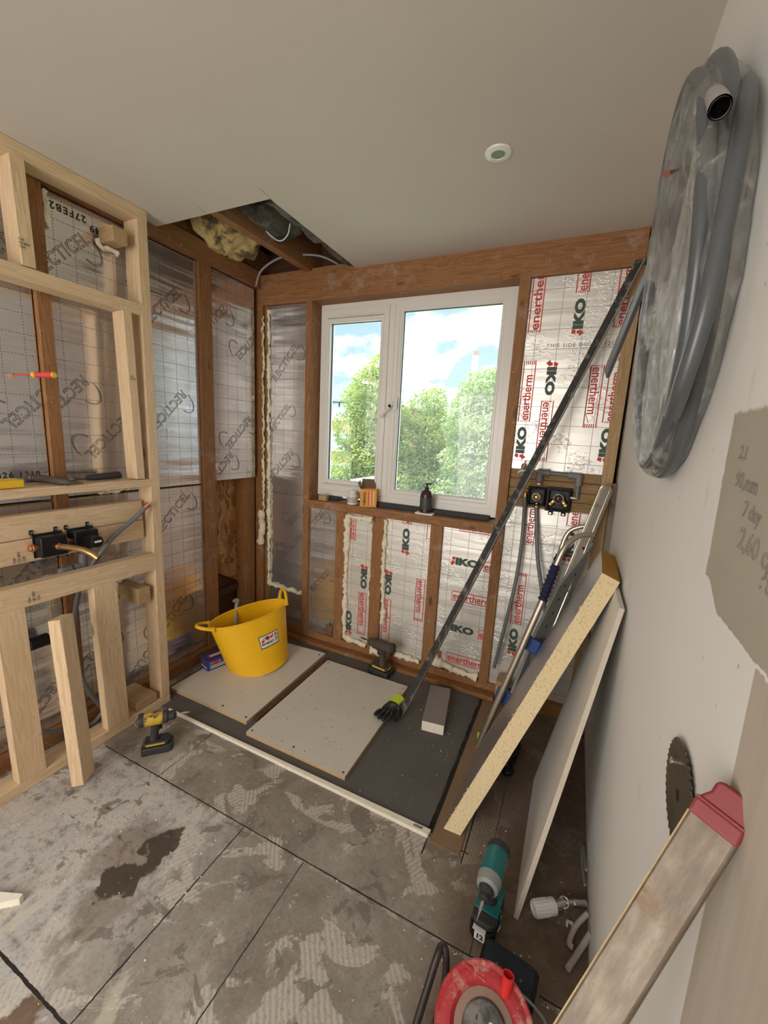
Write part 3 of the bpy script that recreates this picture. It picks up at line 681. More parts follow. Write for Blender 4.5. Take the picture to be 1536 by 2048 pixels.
B = Board((-.627, yb, .078), XU, ZU, .275, .845); B.iko(908, 1122, 0); B.iko(899, 1254, 0); B.fr(903, 1190, 0); B.fr(892, 1312, 0); B.fr(920, 1052, 0); B.done('foil board with sideways print in the fourth bay under the window', 'K', group=g_)
B = Board((-.299, yb, 1.275), XU, ZU, .412, .888)
B.iko(1155, 662, 90); B.iko(1104, 730, -90); B.fr(1196, 730, -90, .35); B.iko(1207, 918, 90); B.iko(1040, 910, 90); B.fr(1068, 665, 90, .5); B.fr(1240, 655, 90, .4)
B.txt(1093, 692, 0, 'THIS SIDE DOWN 12C1', .024, 1, 0); B.line([B.loc(1181, 735), B.loc(1178, 775), B.loc(1170, 822), B.loc(1176, 845)], .0025); B.done('foil board with green and red print right of the window', 'K', group=g_)
B = Board((-.299, yb, .072), XU, ZU, .412, 1.012)
B.iko(1024, 1305, 90); B.iko(1136, 1118, 90); B.fr(1055, 1090, 90, .3); B.line([B.loc(1020, 1042), B.loc(1080, 1050), B.loc(1118, 1053)], .0015); B.done('foil board below the shower valves behind the ladder', 'K', group=g_)

# expanding foam beads
def foam(label, pts, r, var=.45, amp=.006, m=PUF):
    P = [];
    for i in range(len(pts) - 1):
        a, c = V(pts[i]), V(pts[i + 1]); k = max(2, int((c - a).length / .008))
        P += [a.lerp(c, j / k) for j in range(k)]
    P.append(V(pts[-1]))
    sd = random.random() * 50
    R_ = [r * (1 + var * 1.6 * noise.noise(p * 22 + V((sd, 0, 0))) + var * .7 * noise.noise(p * 70)) for p in P]
    b = MB(); b.tube(P, [max(.002, q * 1.15) for q in R_], n=14); b.jitter(amp * 1.5, 38); b.jitter(amp * .8, 110)
    return tag(b.build('expanding_foam', m, ang=0 or 60), label, 'expanding foam', 'foam beads around the boards')
yf = 2.160
foam('long foam bead down the left corner beside the window wall board', [(-1.862, yf, 2.14), (-1.862, yf, 1.2), (-1.86, yf, .34)], .009)
foam('thin foam bead between the two corner posts', [(-1.905, 2.155, 2.1), (-1.903, 2.155, 1.1), (-1.905, 2.155, .80)], .006)
foam('thick foam lumps on the corner post above the tub', [(-1.915, 2.145, .86), (-1.905, 2.14, .74), (-1.918, 2.142, .62)], .018)
foam('foam bead along the bottom of the board above the yellow tub', [(-1.86, yf, .338), (-1.58, yf, .322)], .009)
foam('foam bead framing the second bay under the window', [(-1.066, yf, .90), (-1.24, yf, .905), (-1.242, yf, .5), (-1.235, yf, .16), (-1.238, yf, .10), (-1.14, yf - .01, .095), (-1.07, yf - .01, .085)], .013)
foam('thin foam bead on the right edge of the second bay', [(-1.069, yf, .90), (-1.072, yf, .5), (-1.068, yf, .35)], .006)
foam('foam bead down the left of the third bay', [(-.982, yf, .92), (-.982, yf, .6), (-.972, yf, .42), (-.965, yf, .26)], .012)
foam('lump of foam on the bottom plate beside the dirty drill', [(-1.02, 2.13, .085), (-.96, 2.125, .08), (-.93, 2.125, .075)], .020)
foam('foam bead along the bottom of the third bay right of the drill', [(-.86, yf - .01, .09), (-.78, yf - .01, .085), (-.71, yf - .01, .08)], .013)
foam('broad foam bead along the bottom of the fourth bay', [(-.625, yf - .01, .125), (-.52, yf - .01, .10), (-.36, yf - .01, .088)], .018)
foam('upright foam lump at the foot of the black straight edge', [(-.62, yf - .01, .21), (-.61, yf - .01, .14)], .014)
foam('small foam bead along the seam above the valve board on the left frame', [(XL + .004, 1.12, 1.076), (XL + .004, 1.25, 1.082), (XL + .004, 1.27, 1.10)], .006)
foam('foam smear on the left wall board at the top by the ceiling', [(XL + .004, 1.0, 2.25), (XL + .004, 1.005, 2.12)], .008)
# broken plaster/foil scraps at the bottom of bays
for lab, c_, sz, m in (('torn brown scrap at the bottom of the first bay', (-1.345, 2.15, .12), (.05, .01, .07), CARDI), ('dark gap block at the foot of the fourth bay', (-.60, 2.152, .14), (.03, .02, .08), OLD)):
    b = MB(); b.box(c_, sz); b.jitter(.008, 30); tag(b.build('wood_scrap', m), lab, 'scrap')

# ================================================================== NEW PARTITION FRAME
PFm = thing('partition_frame', 'new pale pine stud frame with shelf rails standing in front of the left wall', 'timber frame', (-1.78, .8, 0))
def pbeam(name, y0, y1, z0, z1, depth, setb=0, mat=PINE, parent=None, label=None):
    """member lying on the partition face; grain along the longer of y / z"""
    parent = parent or PFm
    if (y1 - y0) > (z1 - z0):
        zc = (z0 + z1) / 2; x = PF(zc) - setb - depth / 2
        o = beam(name, (x, y0, zc), (x, y1, zc), depth, z1 - z0, (0, 0, 1), mat, parent)
    else:
        yc = (y0 + y1) / 2
        o = beam(name, (PF(z0) - setb - depth / 2, yc, z0), (PF(z1) - setb - depth / 2, yc, z1), (y1 - y0), depth, (1, 0, 0), mat, parent)
    return o
pbeam('top_plate', -.1, 1.337, 2.262, HZ - .001, .09)
pbeam('bottom_plate', -.1, 1.272, .001, .042, .09)
beam('stud', (PF(.042) - .045, 1.2495, .042), (PF(2.262) - .045, 1.3125, 2.262), .045, .09, (1, 0, 0), PINE, PFm)
pbeam('stud', .850, .892, 1.917, 2.262, .09)
pbeam('noggin', -.1, 1.292, 1.868, 1.915, .09)
pbeam('short_stud', 1.195, 1.232, 1.150, 1.868, .075)
pbeam('shelf', -.1, 1.268, 1.115, 1.148, .09)
pbeam('valve_board', -.1, 1.236, .955, 1.045, .04, .045); pbeam('valve_board', -.1, 1.236, .865, .953, .04, .045)
pbeam('rail', -.1, 1.252, .712, .795, .045)
pbeam('strut', .64, .728, .042, .712, .045); pbeam('strut', .965, 1.06, .042, .712, .045)
pbeam('strut', .25, .335, .042, .712, .045)
q = PX(245, 438, -1.90)
beam('spacer_block', (-1.93, 1.215, 2.165), (-1.835, 1.215, 2.165), .060, .058, (0, 0, 1), PACK, PFm, .002)
beam('spacer_block', (-1.945, 1.19, .60), (-1.775, 1.19, .60), .060, .075, (0, 0, 1), PACK, PFm, .002)
beam('spacer_block', (-1.92, 1.155, .066), (-1.75, 1.155, .066), .105, .045, (0, 0, 1), PACK, PFm, .002)
# grade stamps inked on the timber
st = MB()
def stamp(x, y, z, rot, s=.012, lines=('C24', 'CE DRY', 'C24')):
    for i, t in enumerate(lines):
        M = Matrix(((0, 0, 1, x), (1, 0, 0, y), (0, 1, 0, z), (0, 0, 0, 1))) @ Matrix.Rotation(math.radians(rot), 4, 'Z') @ Matrix.Translation((0, -i * s * 1.2, 0))
        st.text(t, s, M, 0, bold=.0002)
stamp(PF(.90) - .0443, .735, .87, 90); stamp(PF(.75) + .0008, .745, .725, 90); stamp(PF(1.95) + .001, .845, 2.0, 0, .010); stamp(PF(1.6) + .0008, 1.20, 1.60, 0, .008)
st.build('grade_stamps', INKG, PFm, frame=Matrix(), ang=0)
foam('foam blob around the wood block on the end stud', [(-1.93, 1.225, .655), (-1.925, 1.15, .650), (-1.925, 1.148, .56)], .011)
foam('foam blob around the upper wood block by the ceiling', [(-1.925, 1.18, 2.15), (-1.925, 1.19, 2.125), (-1.91, 1.25, 2.12)], .010)

# loose leaning stud
a = PZ(168, 1562, 0); t_ = PX(122, 1238, -1.70)
o = beam('timber_offcut', (a.x + .0, a.y, .012), (-1.715, .812, .655), .088, .042, (1, .75, .1), PINE, None, .002)
tag(o, 'short pine stud leaning loose against the timber frame', 'timber')

# ---------------- shower valves on the left frame
def ears(b, x, y0, y1, z0, z1, s=1):
    for yy in (y0, y1):
        for zz in (z0, z1): b.box((x, yy, zz), (.008, .016, .020))
xv = -1.83 - .0
def valve_left(cpx, label):
    c = PX(cpx[0], cpx[1], xv + .03); T = thing('shower_valve', label, 'shower valve', (xv, c.y, c.z - .04), 'valves on the left frame')
    b = MB(); b.lohi((xv - .002, c.y - .045, c.z - .040), (xv + .055, c.y + .045, c.z + .040))
    b.lohi((xv - .002, c.y - .052, c.z - .047), (xv + .010, c.y + .052, c.z + .047))
    ears(b, xv + .004, c.y - .05, c.y + .03, c.z - .055, c.z + .055)
    b.build('housing', BLK, T, bev=.004)
    for yy, zz in ((-.05, .055), (.03, .055), (-.05, -.055)):
        b = MB(); b.cyl((xv + .006, c.y + yy, c.z + zz), (xv + .012, c.y + yy, c.z + zz), .004); b.build('screw', CHROME, T)
    for sy in (-1, 1):
        b = MB(); b.cyl((xv + .025, c.y + sy * .044, c.z), (xv + .025, c.y + sy * .070, c.z), .013, n=18); b.cyl((xv + .025, c.y + sy * .055, c.z), (xv + .025, c.y + sy * .062, c.z), .017, n=6); b.build('connector', COPPER, T, bev=.001)
    return T, c
T1, c1 = valve_left((103, 1090), 'black shower valve body with a brass spout pipe, on the left timber frame')
T2, c2 = valve_left((168, 1078), 'black shower valve body with a round cartridge, right of the brass pipe')
b = MB(); b.cyl((xv + .05, c2.y + .005, c2.z), (xv + .115, c2.y + .005, c2.z), .024, n=28); b.build('cartridge', BLK, T2, bev=.003)
b = MB(); b.box((xv + .1165, c2.y + .005, c2.z + .002), (.002, .026, .008)); b.build('cartridge_label', WPLAS, T2)
b = MB(); b.cyl((xv + .05, c1.y + .005, c1.z), (xv + .075, c1.y + .005, c1.z), .014, n=6); b.build('spout_nut', COPPER, T1, bev=.001)
sp = [V((xv + .06, c1.y + .005, c1.z)), V((xv + .13, c1.y + .02, c1.z + .001)), V((xv + .175, c1.y + .035, c1.z - .004)), V((xv + .205, c1.y + .047, c1.z - .018)), V((xv + .225, c1.y + .056, c1.z - .034))]
b = MB(); b.tube(sp, .0108, 16, caps=False); b.tube(sp[::-1], .0088, 16, caps=False); b.build('spout_pipe', simple('dull_brass_pipe', (.50, .34, .15), .32, .9, var=.2), T1)

# grey flexible pipe behind the frame
def curve(pts, n=8):
    P = [V(p) for p in pts]; out = []
    for i in range(len(P) - 1):
        p0 = P[max(0, i - 1)]; p1 = P[i]; p2 = P[i + 1]; p3 = P[min(len(P) - 1, i + 2)]
        for k in range(n):
            t = k / n
            out.append(.5 * ((2 * p1) + (p2 - p0) * t + (2 * p0 - 5 * p1 + 4 * p2 - p3) * t * t + (3 * p1 - p0 - 3 * p2 + p3) * t ** 3))
    return out + [P[-1]]
e = PX(285, 1012, -1.80)
T = thing('water_pipe', 'grey plastic water pipe clipped diagonally across the left timber frame', 'pipe', (-1.86, 1.0, .1))
pp = curve([(-1.775, e.y, e.z), (-1.79, e.y - .055, e.z - .055), PX(225, 1075, -1.80), PX(185, 1128, -1.85), PX(163, 1165, -1.885), PX(150, 1230, -1.90), PX(153, 1310, -1.90), PX(170, 1370, -1.88), PX(205, 1415, -1.86)], 8)
b = MB(); b.tube(pp, .0105, 14); b.build('pipe', GPIPE, T)
d = (pp[0] - pp[2]).normalized(); b = MB(); b.cyl(pp[0] - d * .006, pp[0] + d * .02, .0125, n=18); b.build('end_cap', COPPER, T, bev=.002)
b = MB(); b.tube(curve([PX(80, 1462, -1.88), PX(120, 1463, -1.88), PX(180, 1450, -1.87), PX(205, 1425, -1.86)], 6), .0105, 12); tag(b.build('water_pipe', GPIPE), 'grey pipe running low behind the short struts of the left frame', 'pipe')
T = thing('pipe_elbow', 'grey push-fit elbow fittings behind the left timber rail', 'pipe fitting', (-1.86, .85, .78))
p1 = PX(125, 1142, -1.87); p2 = PX(166, 1130, -1.87); p3 = PX(166, 1100, -1.87)
b = MB(); b.tube([p1 - V((0, 0, .04)), p1, p2, p3], .011, 14); b.build('pipe', GPIPE, T)
b = MB()
for p, q in ((p1 - V((0, .0, .03)), p1 + V((0, 0, .004))), (p1, p1.lerp(p2, .4)), (p1.lerp(p2, .6), p2), (p2, p2.lerp(p3, .8))): b.cyl(p, q, .0155, n=18)
b.sph(p1, .0165); b.sph(p2, .0165); b.build('collars', GFIT, T, bev=.001)
b = MB(); b.tube([PX(58, 1290, -1.90), PX(95, 1277, -1.90)], .026, 16); tag(b.build('waste_pipe', BLK), 'short length of black pipe low behind the left frame', 'pipe')

# ---------------- hammer, yellow level and screwdriver
zs = 1.149
T = thing('claw_hammer', 'claw hammer with black rubber handle lying on the pine shelf', 'hammer', (-1.83, 1.0, zs))
h0 = V((-1.818, .905, zs + .016)); h1 = V((-1.865, 1.165, zs + .018))
b = MB(); b.tube([h0.lerp(h1, .42), h0.lerp(h1, .55), h0.lerp(h1, .8), h1], [.012, .015, .016, .017], 14, sx=.8); b.build('grip', BLKM, T)
b = MB(); b.tube([h0, h0.lerp(h1, .45)], .006, 10); b.build('shaft', STEEL, T)
b = MB(); b.tube(curve([(-1.895, .845, zs + .022), (-1.86, .872, zs + .020), (-1.818, .893, zs + .016), (-1.785, .915, zs + .011), (-1.758, .955, zs + .006)], 4), [.015] * 4 + [.014] * 4 + [.014] * 3 + [.012] * 2 + [.008, .006, .004, .003], 12, sx=1.1)
b.cyl((-1.905, .838, zs + .022), (-1.888, .850, zs + .022), .017); b.build('head', DIRTY, T)
b = MB(); b.lohi((-1.865, .40, zs), (-1.80, .782, zs + .030)); T = tag(b.build('spirit_level', YELT, bev=.004), 'yellow spirit level end lying on the pine shelf beside the hammer', 'spirit level')
T = thing('screwdriver', 'red and yellow screwdriver stuck into the foil board beside the brown stud', 'screwdriver', (XL, .83, 1.58))
s0 = V((XL + .004, PX(20, 750, XL + .03).y, PX(20, 750, XL + .05).z)); s1 = PX(110, 750, -1.79)
s0 = PX(30, 749, XL + .002)
dd = (s1 - s0)
b = MB(); b.tube([s0, s0 + dd * .45], .003, 8); b.build('shaft', INKR, T)
b = MB(); b.tube([s0 + dd * t for t in (.42, .46, .50, .53)], [.006, .011, .011, .007], 12); b.build('collar', YELT, T); b = MB(); b.tube([s0 + dd * t for t in (.96, .99, 1.0)], [.0115, .011, .008], 12); b.build('end_cap', YELT, T)
b = MB(); b.tube([s0 + dd * t for t in (.52, .56, .64, .75, .88, .965)], [.008, .010, .009, .0115, .0125, .0115], 12); b.build('handle', INKR, T)

# ================================================================== FLOOR SHEETS
b = MB(); b.lohi((-1.85, 1.222, .0005), (-.325, 2.095, .0065)); tag(b.build('backer_board', BACKER, ang=0), 'dark grey backer board lying flat on the floor under the window', 'board')
b = MB(); b.prism([(-1.68, 1.216, .0005), (-.316, 1.200, .0005), (-.312, 1.224, .0005), (-1.68, 1.2225, .0005)], (0, 0, .016)); b.jitter(.0008, 60)
tag(b.build('foam_edge_strip', FOAMW), 'thin white strip along the front edge of the dark board', 'edge strip')
b = MB()
b.text('4784P', .014, Matrix(((1, 0, 0, -.375), (0, 1, 0, 1.212), (0, 0, 1, .0175), (0, 0, 0, 1))), 0, bold=.0004)
ES = bpy.data.objects['foam_edge_strip']; b.build('edge_print', INKK, ES, frame=Matrix(), ang=0)
b = MB(); b.lohi((-.305, 1.19, .0005), (-.198, 2.095, .0065)); tag(b.build('floor_strip', HARDB, ang=0), 'narrow brown board strip on the floor right of the dark board', 'board')
def wsheet(name, pts, z0, th, mf, lab):
    b = MB(); b.prism([(x, y, z0) for x, y in pts], (0, 0, th))
    for f in b.b.faces: f.material_index = 0 if abs(f.normal.z) > .9 else 1
    o = b.build(name, [mf, CHIP], ang=0); return tag(o, lab, 'board')
W1 = wsheet('floor_board', [(-1.81, 1.328), (-1.277, 1.322), (-1.295, 2.036), (-1.81, 2.00)], .007, .018, WBOARD, 'white faced chipboard sheet under the yellow tub')
W2 = wsheet('floor_board', [(-1.228, 1.270), (-.698, 1.268), (-.704, 1.97), (-1.239, 1.975)], .007, .018, WBOARD, 'white faced chipboard sheet in the middle of the floor')
b = MB()
for p in ((-1.21, 1.29), (-.98, 1.30), (-.715, 1.285), (-1.22, 1.95), (-.72, 1.94)): b.cyl((p[0], p[1], .0245), (p[0], p[1], .0255), .005, n=10)
b.build('screw_holes', INKK, W2, ang=0)
b = MB()
for p in ((-1.30, 1.345), (-1.32, 2.0), (-1.46, 1.352)): b.cyl((p[0], p[1], .0245), (p[0], p[1], .0255), .006, n=10)
b.build('screw_holes', INKK, W1, ang=0)
b = MB(); b.lohi((-1.272, 1.36, .0065), (-1.244, 2.0, .020)); tag(b.build('batten', DARKW), 'thin dark batten in the gap between the two white sheets', 'batten')

# foam offcut block on the floor
A = [PZ(843, 1460, .007), PZ(888, 1470, .007), PZ(902, 1385, .007), PZ(862, 1375, .007)]
A = [V((-.523, 1.70, .0068)), V((-.417, 1.715, .0068)), V((-.474, 2.02, .0068)), V((-.580, 2.00, .0068))]
b = MB(); b.hexa(A + [p + V((0, 0, .052)) for p in A])
for f in b.b.faces: f.material_index = 1 if f.normal.z > .9 else 0
tag(b.build('insulation_offcut', [FOAMW, OFFTOP], ang=0, bev=.002), 'small foam insulation offcut with grey foil top on the dark board', 'insulation offcut')

# ================================================================== TUB
tubM = Matrix.Translation((-1.60, 1.765, .0265)) @ Matrix.Rotation(math.radians(0), 4, 'Z')
ax = V((.44, .90, 0)).normalized()          # direction of the long axis of the squeezed rim
vd = V((-ax.y, ax.x, 0))
tilt = Matrix.Rotation(math.radians(-7), 4, vd)
T = thing('flexible_tub', 'bright yellow flexible tub with two handles standing on the white sheet', 'tub', W=tubM)
def tubring(t, inner=0):
    """t 0..1 up the side: round base morphing to an oval squeezed rim"""
    a = .176 + (.228 - .176) * t - inner; c = .176 + (.108 - .176) * t - inner; z = .31 * t; sh = V((-.025, .0, 0)) * t
    return [V((sh.x, sh.y, z)) + ax * (a * math.cos(k)) + vd * (c * math.sin(k)) for k in [2 * math.pi * i / 64 for i in range(64)]], z
b = MB(); rings = []
prof = [(0, .10), (0, .02), (0, 0), (.03, 0), (.12, 0)] + [(t / 12, 0) for t in range(2, 13)]
for t, inn in prof: rings.append([b.b.verts.new(p + V((0, 0, .006 if (t, inn) == (0, 0) else 0))) for p in tubring(t, inn)[0]])
for t, inn in ((1.0, .004), (.9, .004), (.5, .004), (.05, .006), (.03, .06)): rings.append([b.b.verts.new(p) for p in tubring(t, inn)[0]])
for i in range(len(rings) - 1):
    for k in range(64): b.b.faces.new((rings[i][k], rings[i][(k + 1) % 64], rings[i + 1][(k + 1) % 64], rings[i + 1][k]))
b.b.faces.new(rings[0][::-1]); b.b.faces.new(rings[-1])
bmesh.ops.recalc_face_normals(b.b, faces=b.b.faces[:])
TF = tubM @ tilt; BW = b.build('bowl', YEL, T, frame=TF, ang=40)
b = MB(); P, z = tubring(1.0); b.tube([p for p in P], .0048, 8, closed=True); b.build('rim', YEL, T, frame=TF)
for s_ in (-1, 1):
    base = V((-.025, .0, .31)) + ax * (.228 * s_)
    hp_ = []
    for i in range(15):
        a = math.pi * i / 14; hp_.append(base + vd * (.050 * math.cos(a)) * (1 if s_ > 0 else 1) + V((0, 0, .085 * math.sin(a))) + ax * s_ * (-.012 + (.075 if s_ < 0 else .012) * math.sin(a)) + V((0, 0, -.006 if s_ > 0 else -.055 * math.sin(a))))
    b = MB(); b.tube(hp_, [.010 if i in (0, 14) else .0065 for i in range(15)], 10, sx=1.5); b.build('handle', YEL, T, frame=TF)
# moulded marks and label on the side facing the camera
def tubside(u, zz, off=.0015):   # u angle around (deg), zz height
    t = zz / .31; a = .176 + (.228 - .176) * t + off; c = .176 + (.108 - .176) * t + off; k = math.radians(u); sh = V((-.025, .0, 0)) * t
    return V((sh.x, sh.y, zz)) + ax * (a * math.cos(k)) + vd * (c * math.sin(k))
for i, zz in enumerate((.045, .068, .09, .112, .134, .222, .245)):
    b = MB(); P = [tubside(-98 + j * 2.2, zz, .001) for j in range(6)]; b.tube(P, .0016, 6); b.build('volume_mark', YEL, BW, frame=TF)
def patch(u0, u1, z0, z1, off, mi, b, n=8, k=0):
    for i in range(n):
        ua = u0 + (u1 - u0) * i / n; ub = u0 + (u1 - u0) * (i + 1) / n
        b.b.faces.new([b.b.verts.new(tubside(*q, off)) for q in ((ua, z0), (ub, z0), (ub, z1), (ua, z1))]).material_index = mi
b = MB(); patch(-94, -60, .142, .213, .0016, 0, b); patch(-93, -61, .147, .209, .0020, 1, b)
def lp(x, y):   # label coordinates 0..1
    return tubside(-94 + 34 * x, .142 + .071 * y, .0024)
def poly(pts, mi): b.b.faces.new([b.b.verts.new(lp(*p)) for p in pts]).material_index = mi
poly([(.03, .05), (.97, .05), (.97, .14), (.03, .14)], 0)
poly([(.08, .48), (.12, .66), (.22, .80), (.42, .86), (.55, .78), (.66, .80), (.72, .92), (.72, .70), (.62, .58), (.50, .62), (.44, .50), (.40, .50), (.36, .62), (.24, .60), (.20, .46), (.14, .46)], 2)
poly([(.26, .66), (.32, .80), (.44, .84), (.50, .74), (.44, .64)], 3)
for i in range(3): poly([(.78, .25 + i * .12), (.94, .25 + i * .12), (.94, .31 + i * .12), (.78, .31 + i * .12)], 3)
poly([(.80, .66), (.92, .66), (.92, .76), (.86, .84), (.80, .76)], 3)
LB = b
tmp = MB(); tmp.text('RHINO', .25, Matrix(), 0, bold=.012)
for f in tmp.b.faces:
    LB.b.faces.new([LB.b.verts.new(lp(.08 + v.co.x * .78, .32 + v.co.y * .9)) for v in f.verts]).material_index = 0
tmp.b.free(); LB.build('label', [INKK, WPLAS, INKR, INKG], BW, frame=TF, ang=0)
b = MB(); b.tube(curve([(-1.74, 1.72, .20), (-1.765, 1.755, .33), (-1.79, 1.79, .36), (-1.82, 1.79, .345)], 6), .011, 12)
tag(b.build('tool_handle', GREYT), 'curved grey tool handle sticking out of the yellow tub', 'tool')
# blue screw box
T = thing('screw_box', 'blue and red cardboard box on the floor beside the yellow tub', 'box', (-1.77, 1.61, .025))
Fb = frame_from((-1.785, 1.600, .0255), (.26, .965, 0), (0, 0, 1))
b = MB(); b.lohi((-.065, -.045, 0), (.10, .045, .062)); BX = b.build('box', BLUE, T, frame=Fb, bev=.0015)
b = MB()
for (x0, x1, z0, z1, mi) in ((-.05, .02, .034, .05, 1), (-.05, .09, .010, .016, 0), (-.05, .09, .022, .027, 0), (.03, .09, .036, .05, 0)):
    b.lohi((x0, -.0457, z0), (x1, -.0452, z1), mi)
for (x0, x1, z0, z1, mi) in ((-.03, .03, .034, .05, 1), (-.035, .035, .014, .020, 0)): b.lohi((-.0657, x0, z0), (-.0652, x1, z1), mi)
b.lohi((-.04, -.02, .0622), (.08, .02, .0626), 1); b.build('printed_panels', [WPLAS, RED], BX, frame=Fb, ang=0)
b = MB(); b.text('SCREWS', .018, Fb @ Matrix(((1, 0, 0, -.048), (0, 0, -1, -.0462), (0, 1, 0, .042), (0, 0, 0, 1))), 0, bold=.0005) if False else b.lohi((-.03, -.01, .0627), (.06, .01, .0629), 0)
b.build('top_panel', WPLAS, BX, frame=Fb, ang=0)

# ================================================================== DRILLS
def drill(name, label, cat, loc, az, mats, s=1.0, dust=None, style='drill', group=None):
    """local: nose along +X, standing on its battery; loc is the battery centre on the floor"""
    body, trim, bat, accent = mats
    Fm = Matrix.Translation(loc) @ Matrix.Rotation(math.radians(az), 4, 'Z') @ Matrix.Scale(s, 4)
    T = thing(name, label, cat, W=Matrix.Translation(loc) @ Matrix.Rotation(math.radians(az), 4, 'Z'))
    T['group'] = group or ''
    if not group: del T['group']
    b = MB()     # battery with bevelled ends
    b.prism([(-.062, -.036, 0), (.055, -.036, 0), (.068, -.022, 0), (.068, .022, 0), (.055, .036, 0), (-.062, .036, 0)], (0, 0, .040)); b.build('battery', bat, T, frame=Fm @ (Matrix.Diagonal((1.12, 1.2, 1, 1)) if style == 'drill' else Matrix()), bev=.005)
    b = MB(); b.prism([(-.058, -.034, .042), (.050, -.034, .042), (.062, -.02, .042), (.062, .02, .042), (.050, .034, .042), (-.058, .034, .042)], (0, 0, .020)); FT = b.build('foot', trim, T, frame=Fm, bev=.005)
    b = MB(); b.lohi((-.046, -.0352, .047), (.040, -.0338, .057)); b.lohi((-.046, .0338, .047), (.040, .0352, .057)); b.lohi((-.0595, -.02, .047), (-.0578, .02, .057)); b.build('name_plate', accent, FT, frame=Fm, bev=.0005)
    b = MB(); b.tube([(-.012, 0, .058), (-.010, 0, .09), (-.004, 0, .125), (.0, 0, .155)], [.024, .019, .020, .026], 16, sx=1.0); b.build('handle', trim, T, frame=Fm)
    b = MB(); b.lohi((.012, -.007, .115), (.028, .007, .150)); b.build('trigger', BLK, T, frame=Fm, bev=.004)
    ln = .0 if style == 'drill' else .0
    rot = Matrix.Translation((0, 0, .180)) @ Matrix.Rotation(math.radians(90), 4, 'Y')
    pr_ = [(0, -.088), (.020, -.088), (.029, -.080), (.033, -.06), (.033, .02), (.030, .035)]
    b = MB(); b.lathe(pr_, 28, rot)
    if dust: b.jitter(.007, 40); b.jitter(.003, 120)
    MH = b.build('motor_housing', body, T, frame=Fm)
    b = MB(); b.lathe([(.0335, -.075), (.0345, -.072), (.0345, -.055), (.0335, -.052)], 28, rot); b.build('vent_band', trim, MH, frame=Fm)
    if style == 'drill':
        b = MB(); b.lathe([(.030, .032), (.031, .036), (.031, .055), (.027, .058), (.024, .06), (.024, .085), (.019, .092), (.010, .096), (0, .097)], 24, rot); CK = b.build('chuck', BLKM if dust is None else dust, T, frame=Fm)
        b = MB(); b.cyl((.09, 0, .18), (.145, 0, .18), .0035, n=10); b.cyl((.120, 0, .18), (.150, 0, .18), .006, n=6); b.cyl((.15, 0, .18), (.165, 0, .18), .004, .001, n=8); b.build('drill_bit', CHROME if dust is None else dust, CK, frame=Fm)
    else:
        b = MB(); b.lathe([(.031, .025), (.034, .028), (.030, .055), (.022, .062)], 24, rot); b.build('nose_cover', GREYT, T, frame=Fm)
        b = MB(); b.lathe([(.022, .060), (.019, .07), (.013, .078), (.013, .090), (.010, .092), (0, .092)], 24, rot); CK = b.build('chuck', BLKM, T, frame=Fm)
        b = MB(); b.cyl((.09, 0, .18), (.125, 0, .18), .0042, n=6); b.cyl((.125, 0, .18), (.150, 0, .18), .003, .0008, n=8); b.build('drill_bit', CHROME, CK, frame=Fm)
    return T, Fm
T, Fm = drill('cordless_drill', 'yellow and black cordless drill on the floor by the end stud', 'drill', (-1.510, 1.030, 0), 47, (YELD, BLKM, BATB, YELD), .84)
T, Fm = drill('cordless_drill', 'dirt-caked cordless drill standing against the plate under the window', 'drill', (-.905, 2.035, .0068), 172, (DIRTY, DIRTY, BATB, YELT), 1.0, DIRTY)
T, Fm = drill('impact_driver', 'teal impact driver standing on the floor with its bit towards the camera', 'drill', (-.075, 1.045, 0), -95, (TEAL, BLKM, BLK, TEAL), 1.0, None, 'imp')
b = MB(); b.lohi((-.062, -.034, .0625), (.03, .034, .066)); b.build('foot_cover', TEAL, T, frame=Fm, bev=.002)
b = MB(); b.lohi((.045, -.024, .0405), (.072, .012, .0415)); b.lohi((.0685, -.018, .008), (.0695, .012, .036)); b.build('paper_label', WPLAS, T, frame=Fm, bev=.001)
b = MB(); b.text('12', .022, Fm @ Matrix(((0, 0, 1, .0700), (1, 0, 0, -.014), (0, 1, 0, .022), (0, 0, 0, 1))), 0, bold=.0012); b.build('label_number', INKK, T, frame=Matrix(), ang=0)
b = MB(); b.tube([(.03, .04, .10), (.02, .043, .075), (.03, .043, .05), (.05, .04, .05)], .0025, 8); b.build('belt_hook', CHROME, T, frame=Fm)

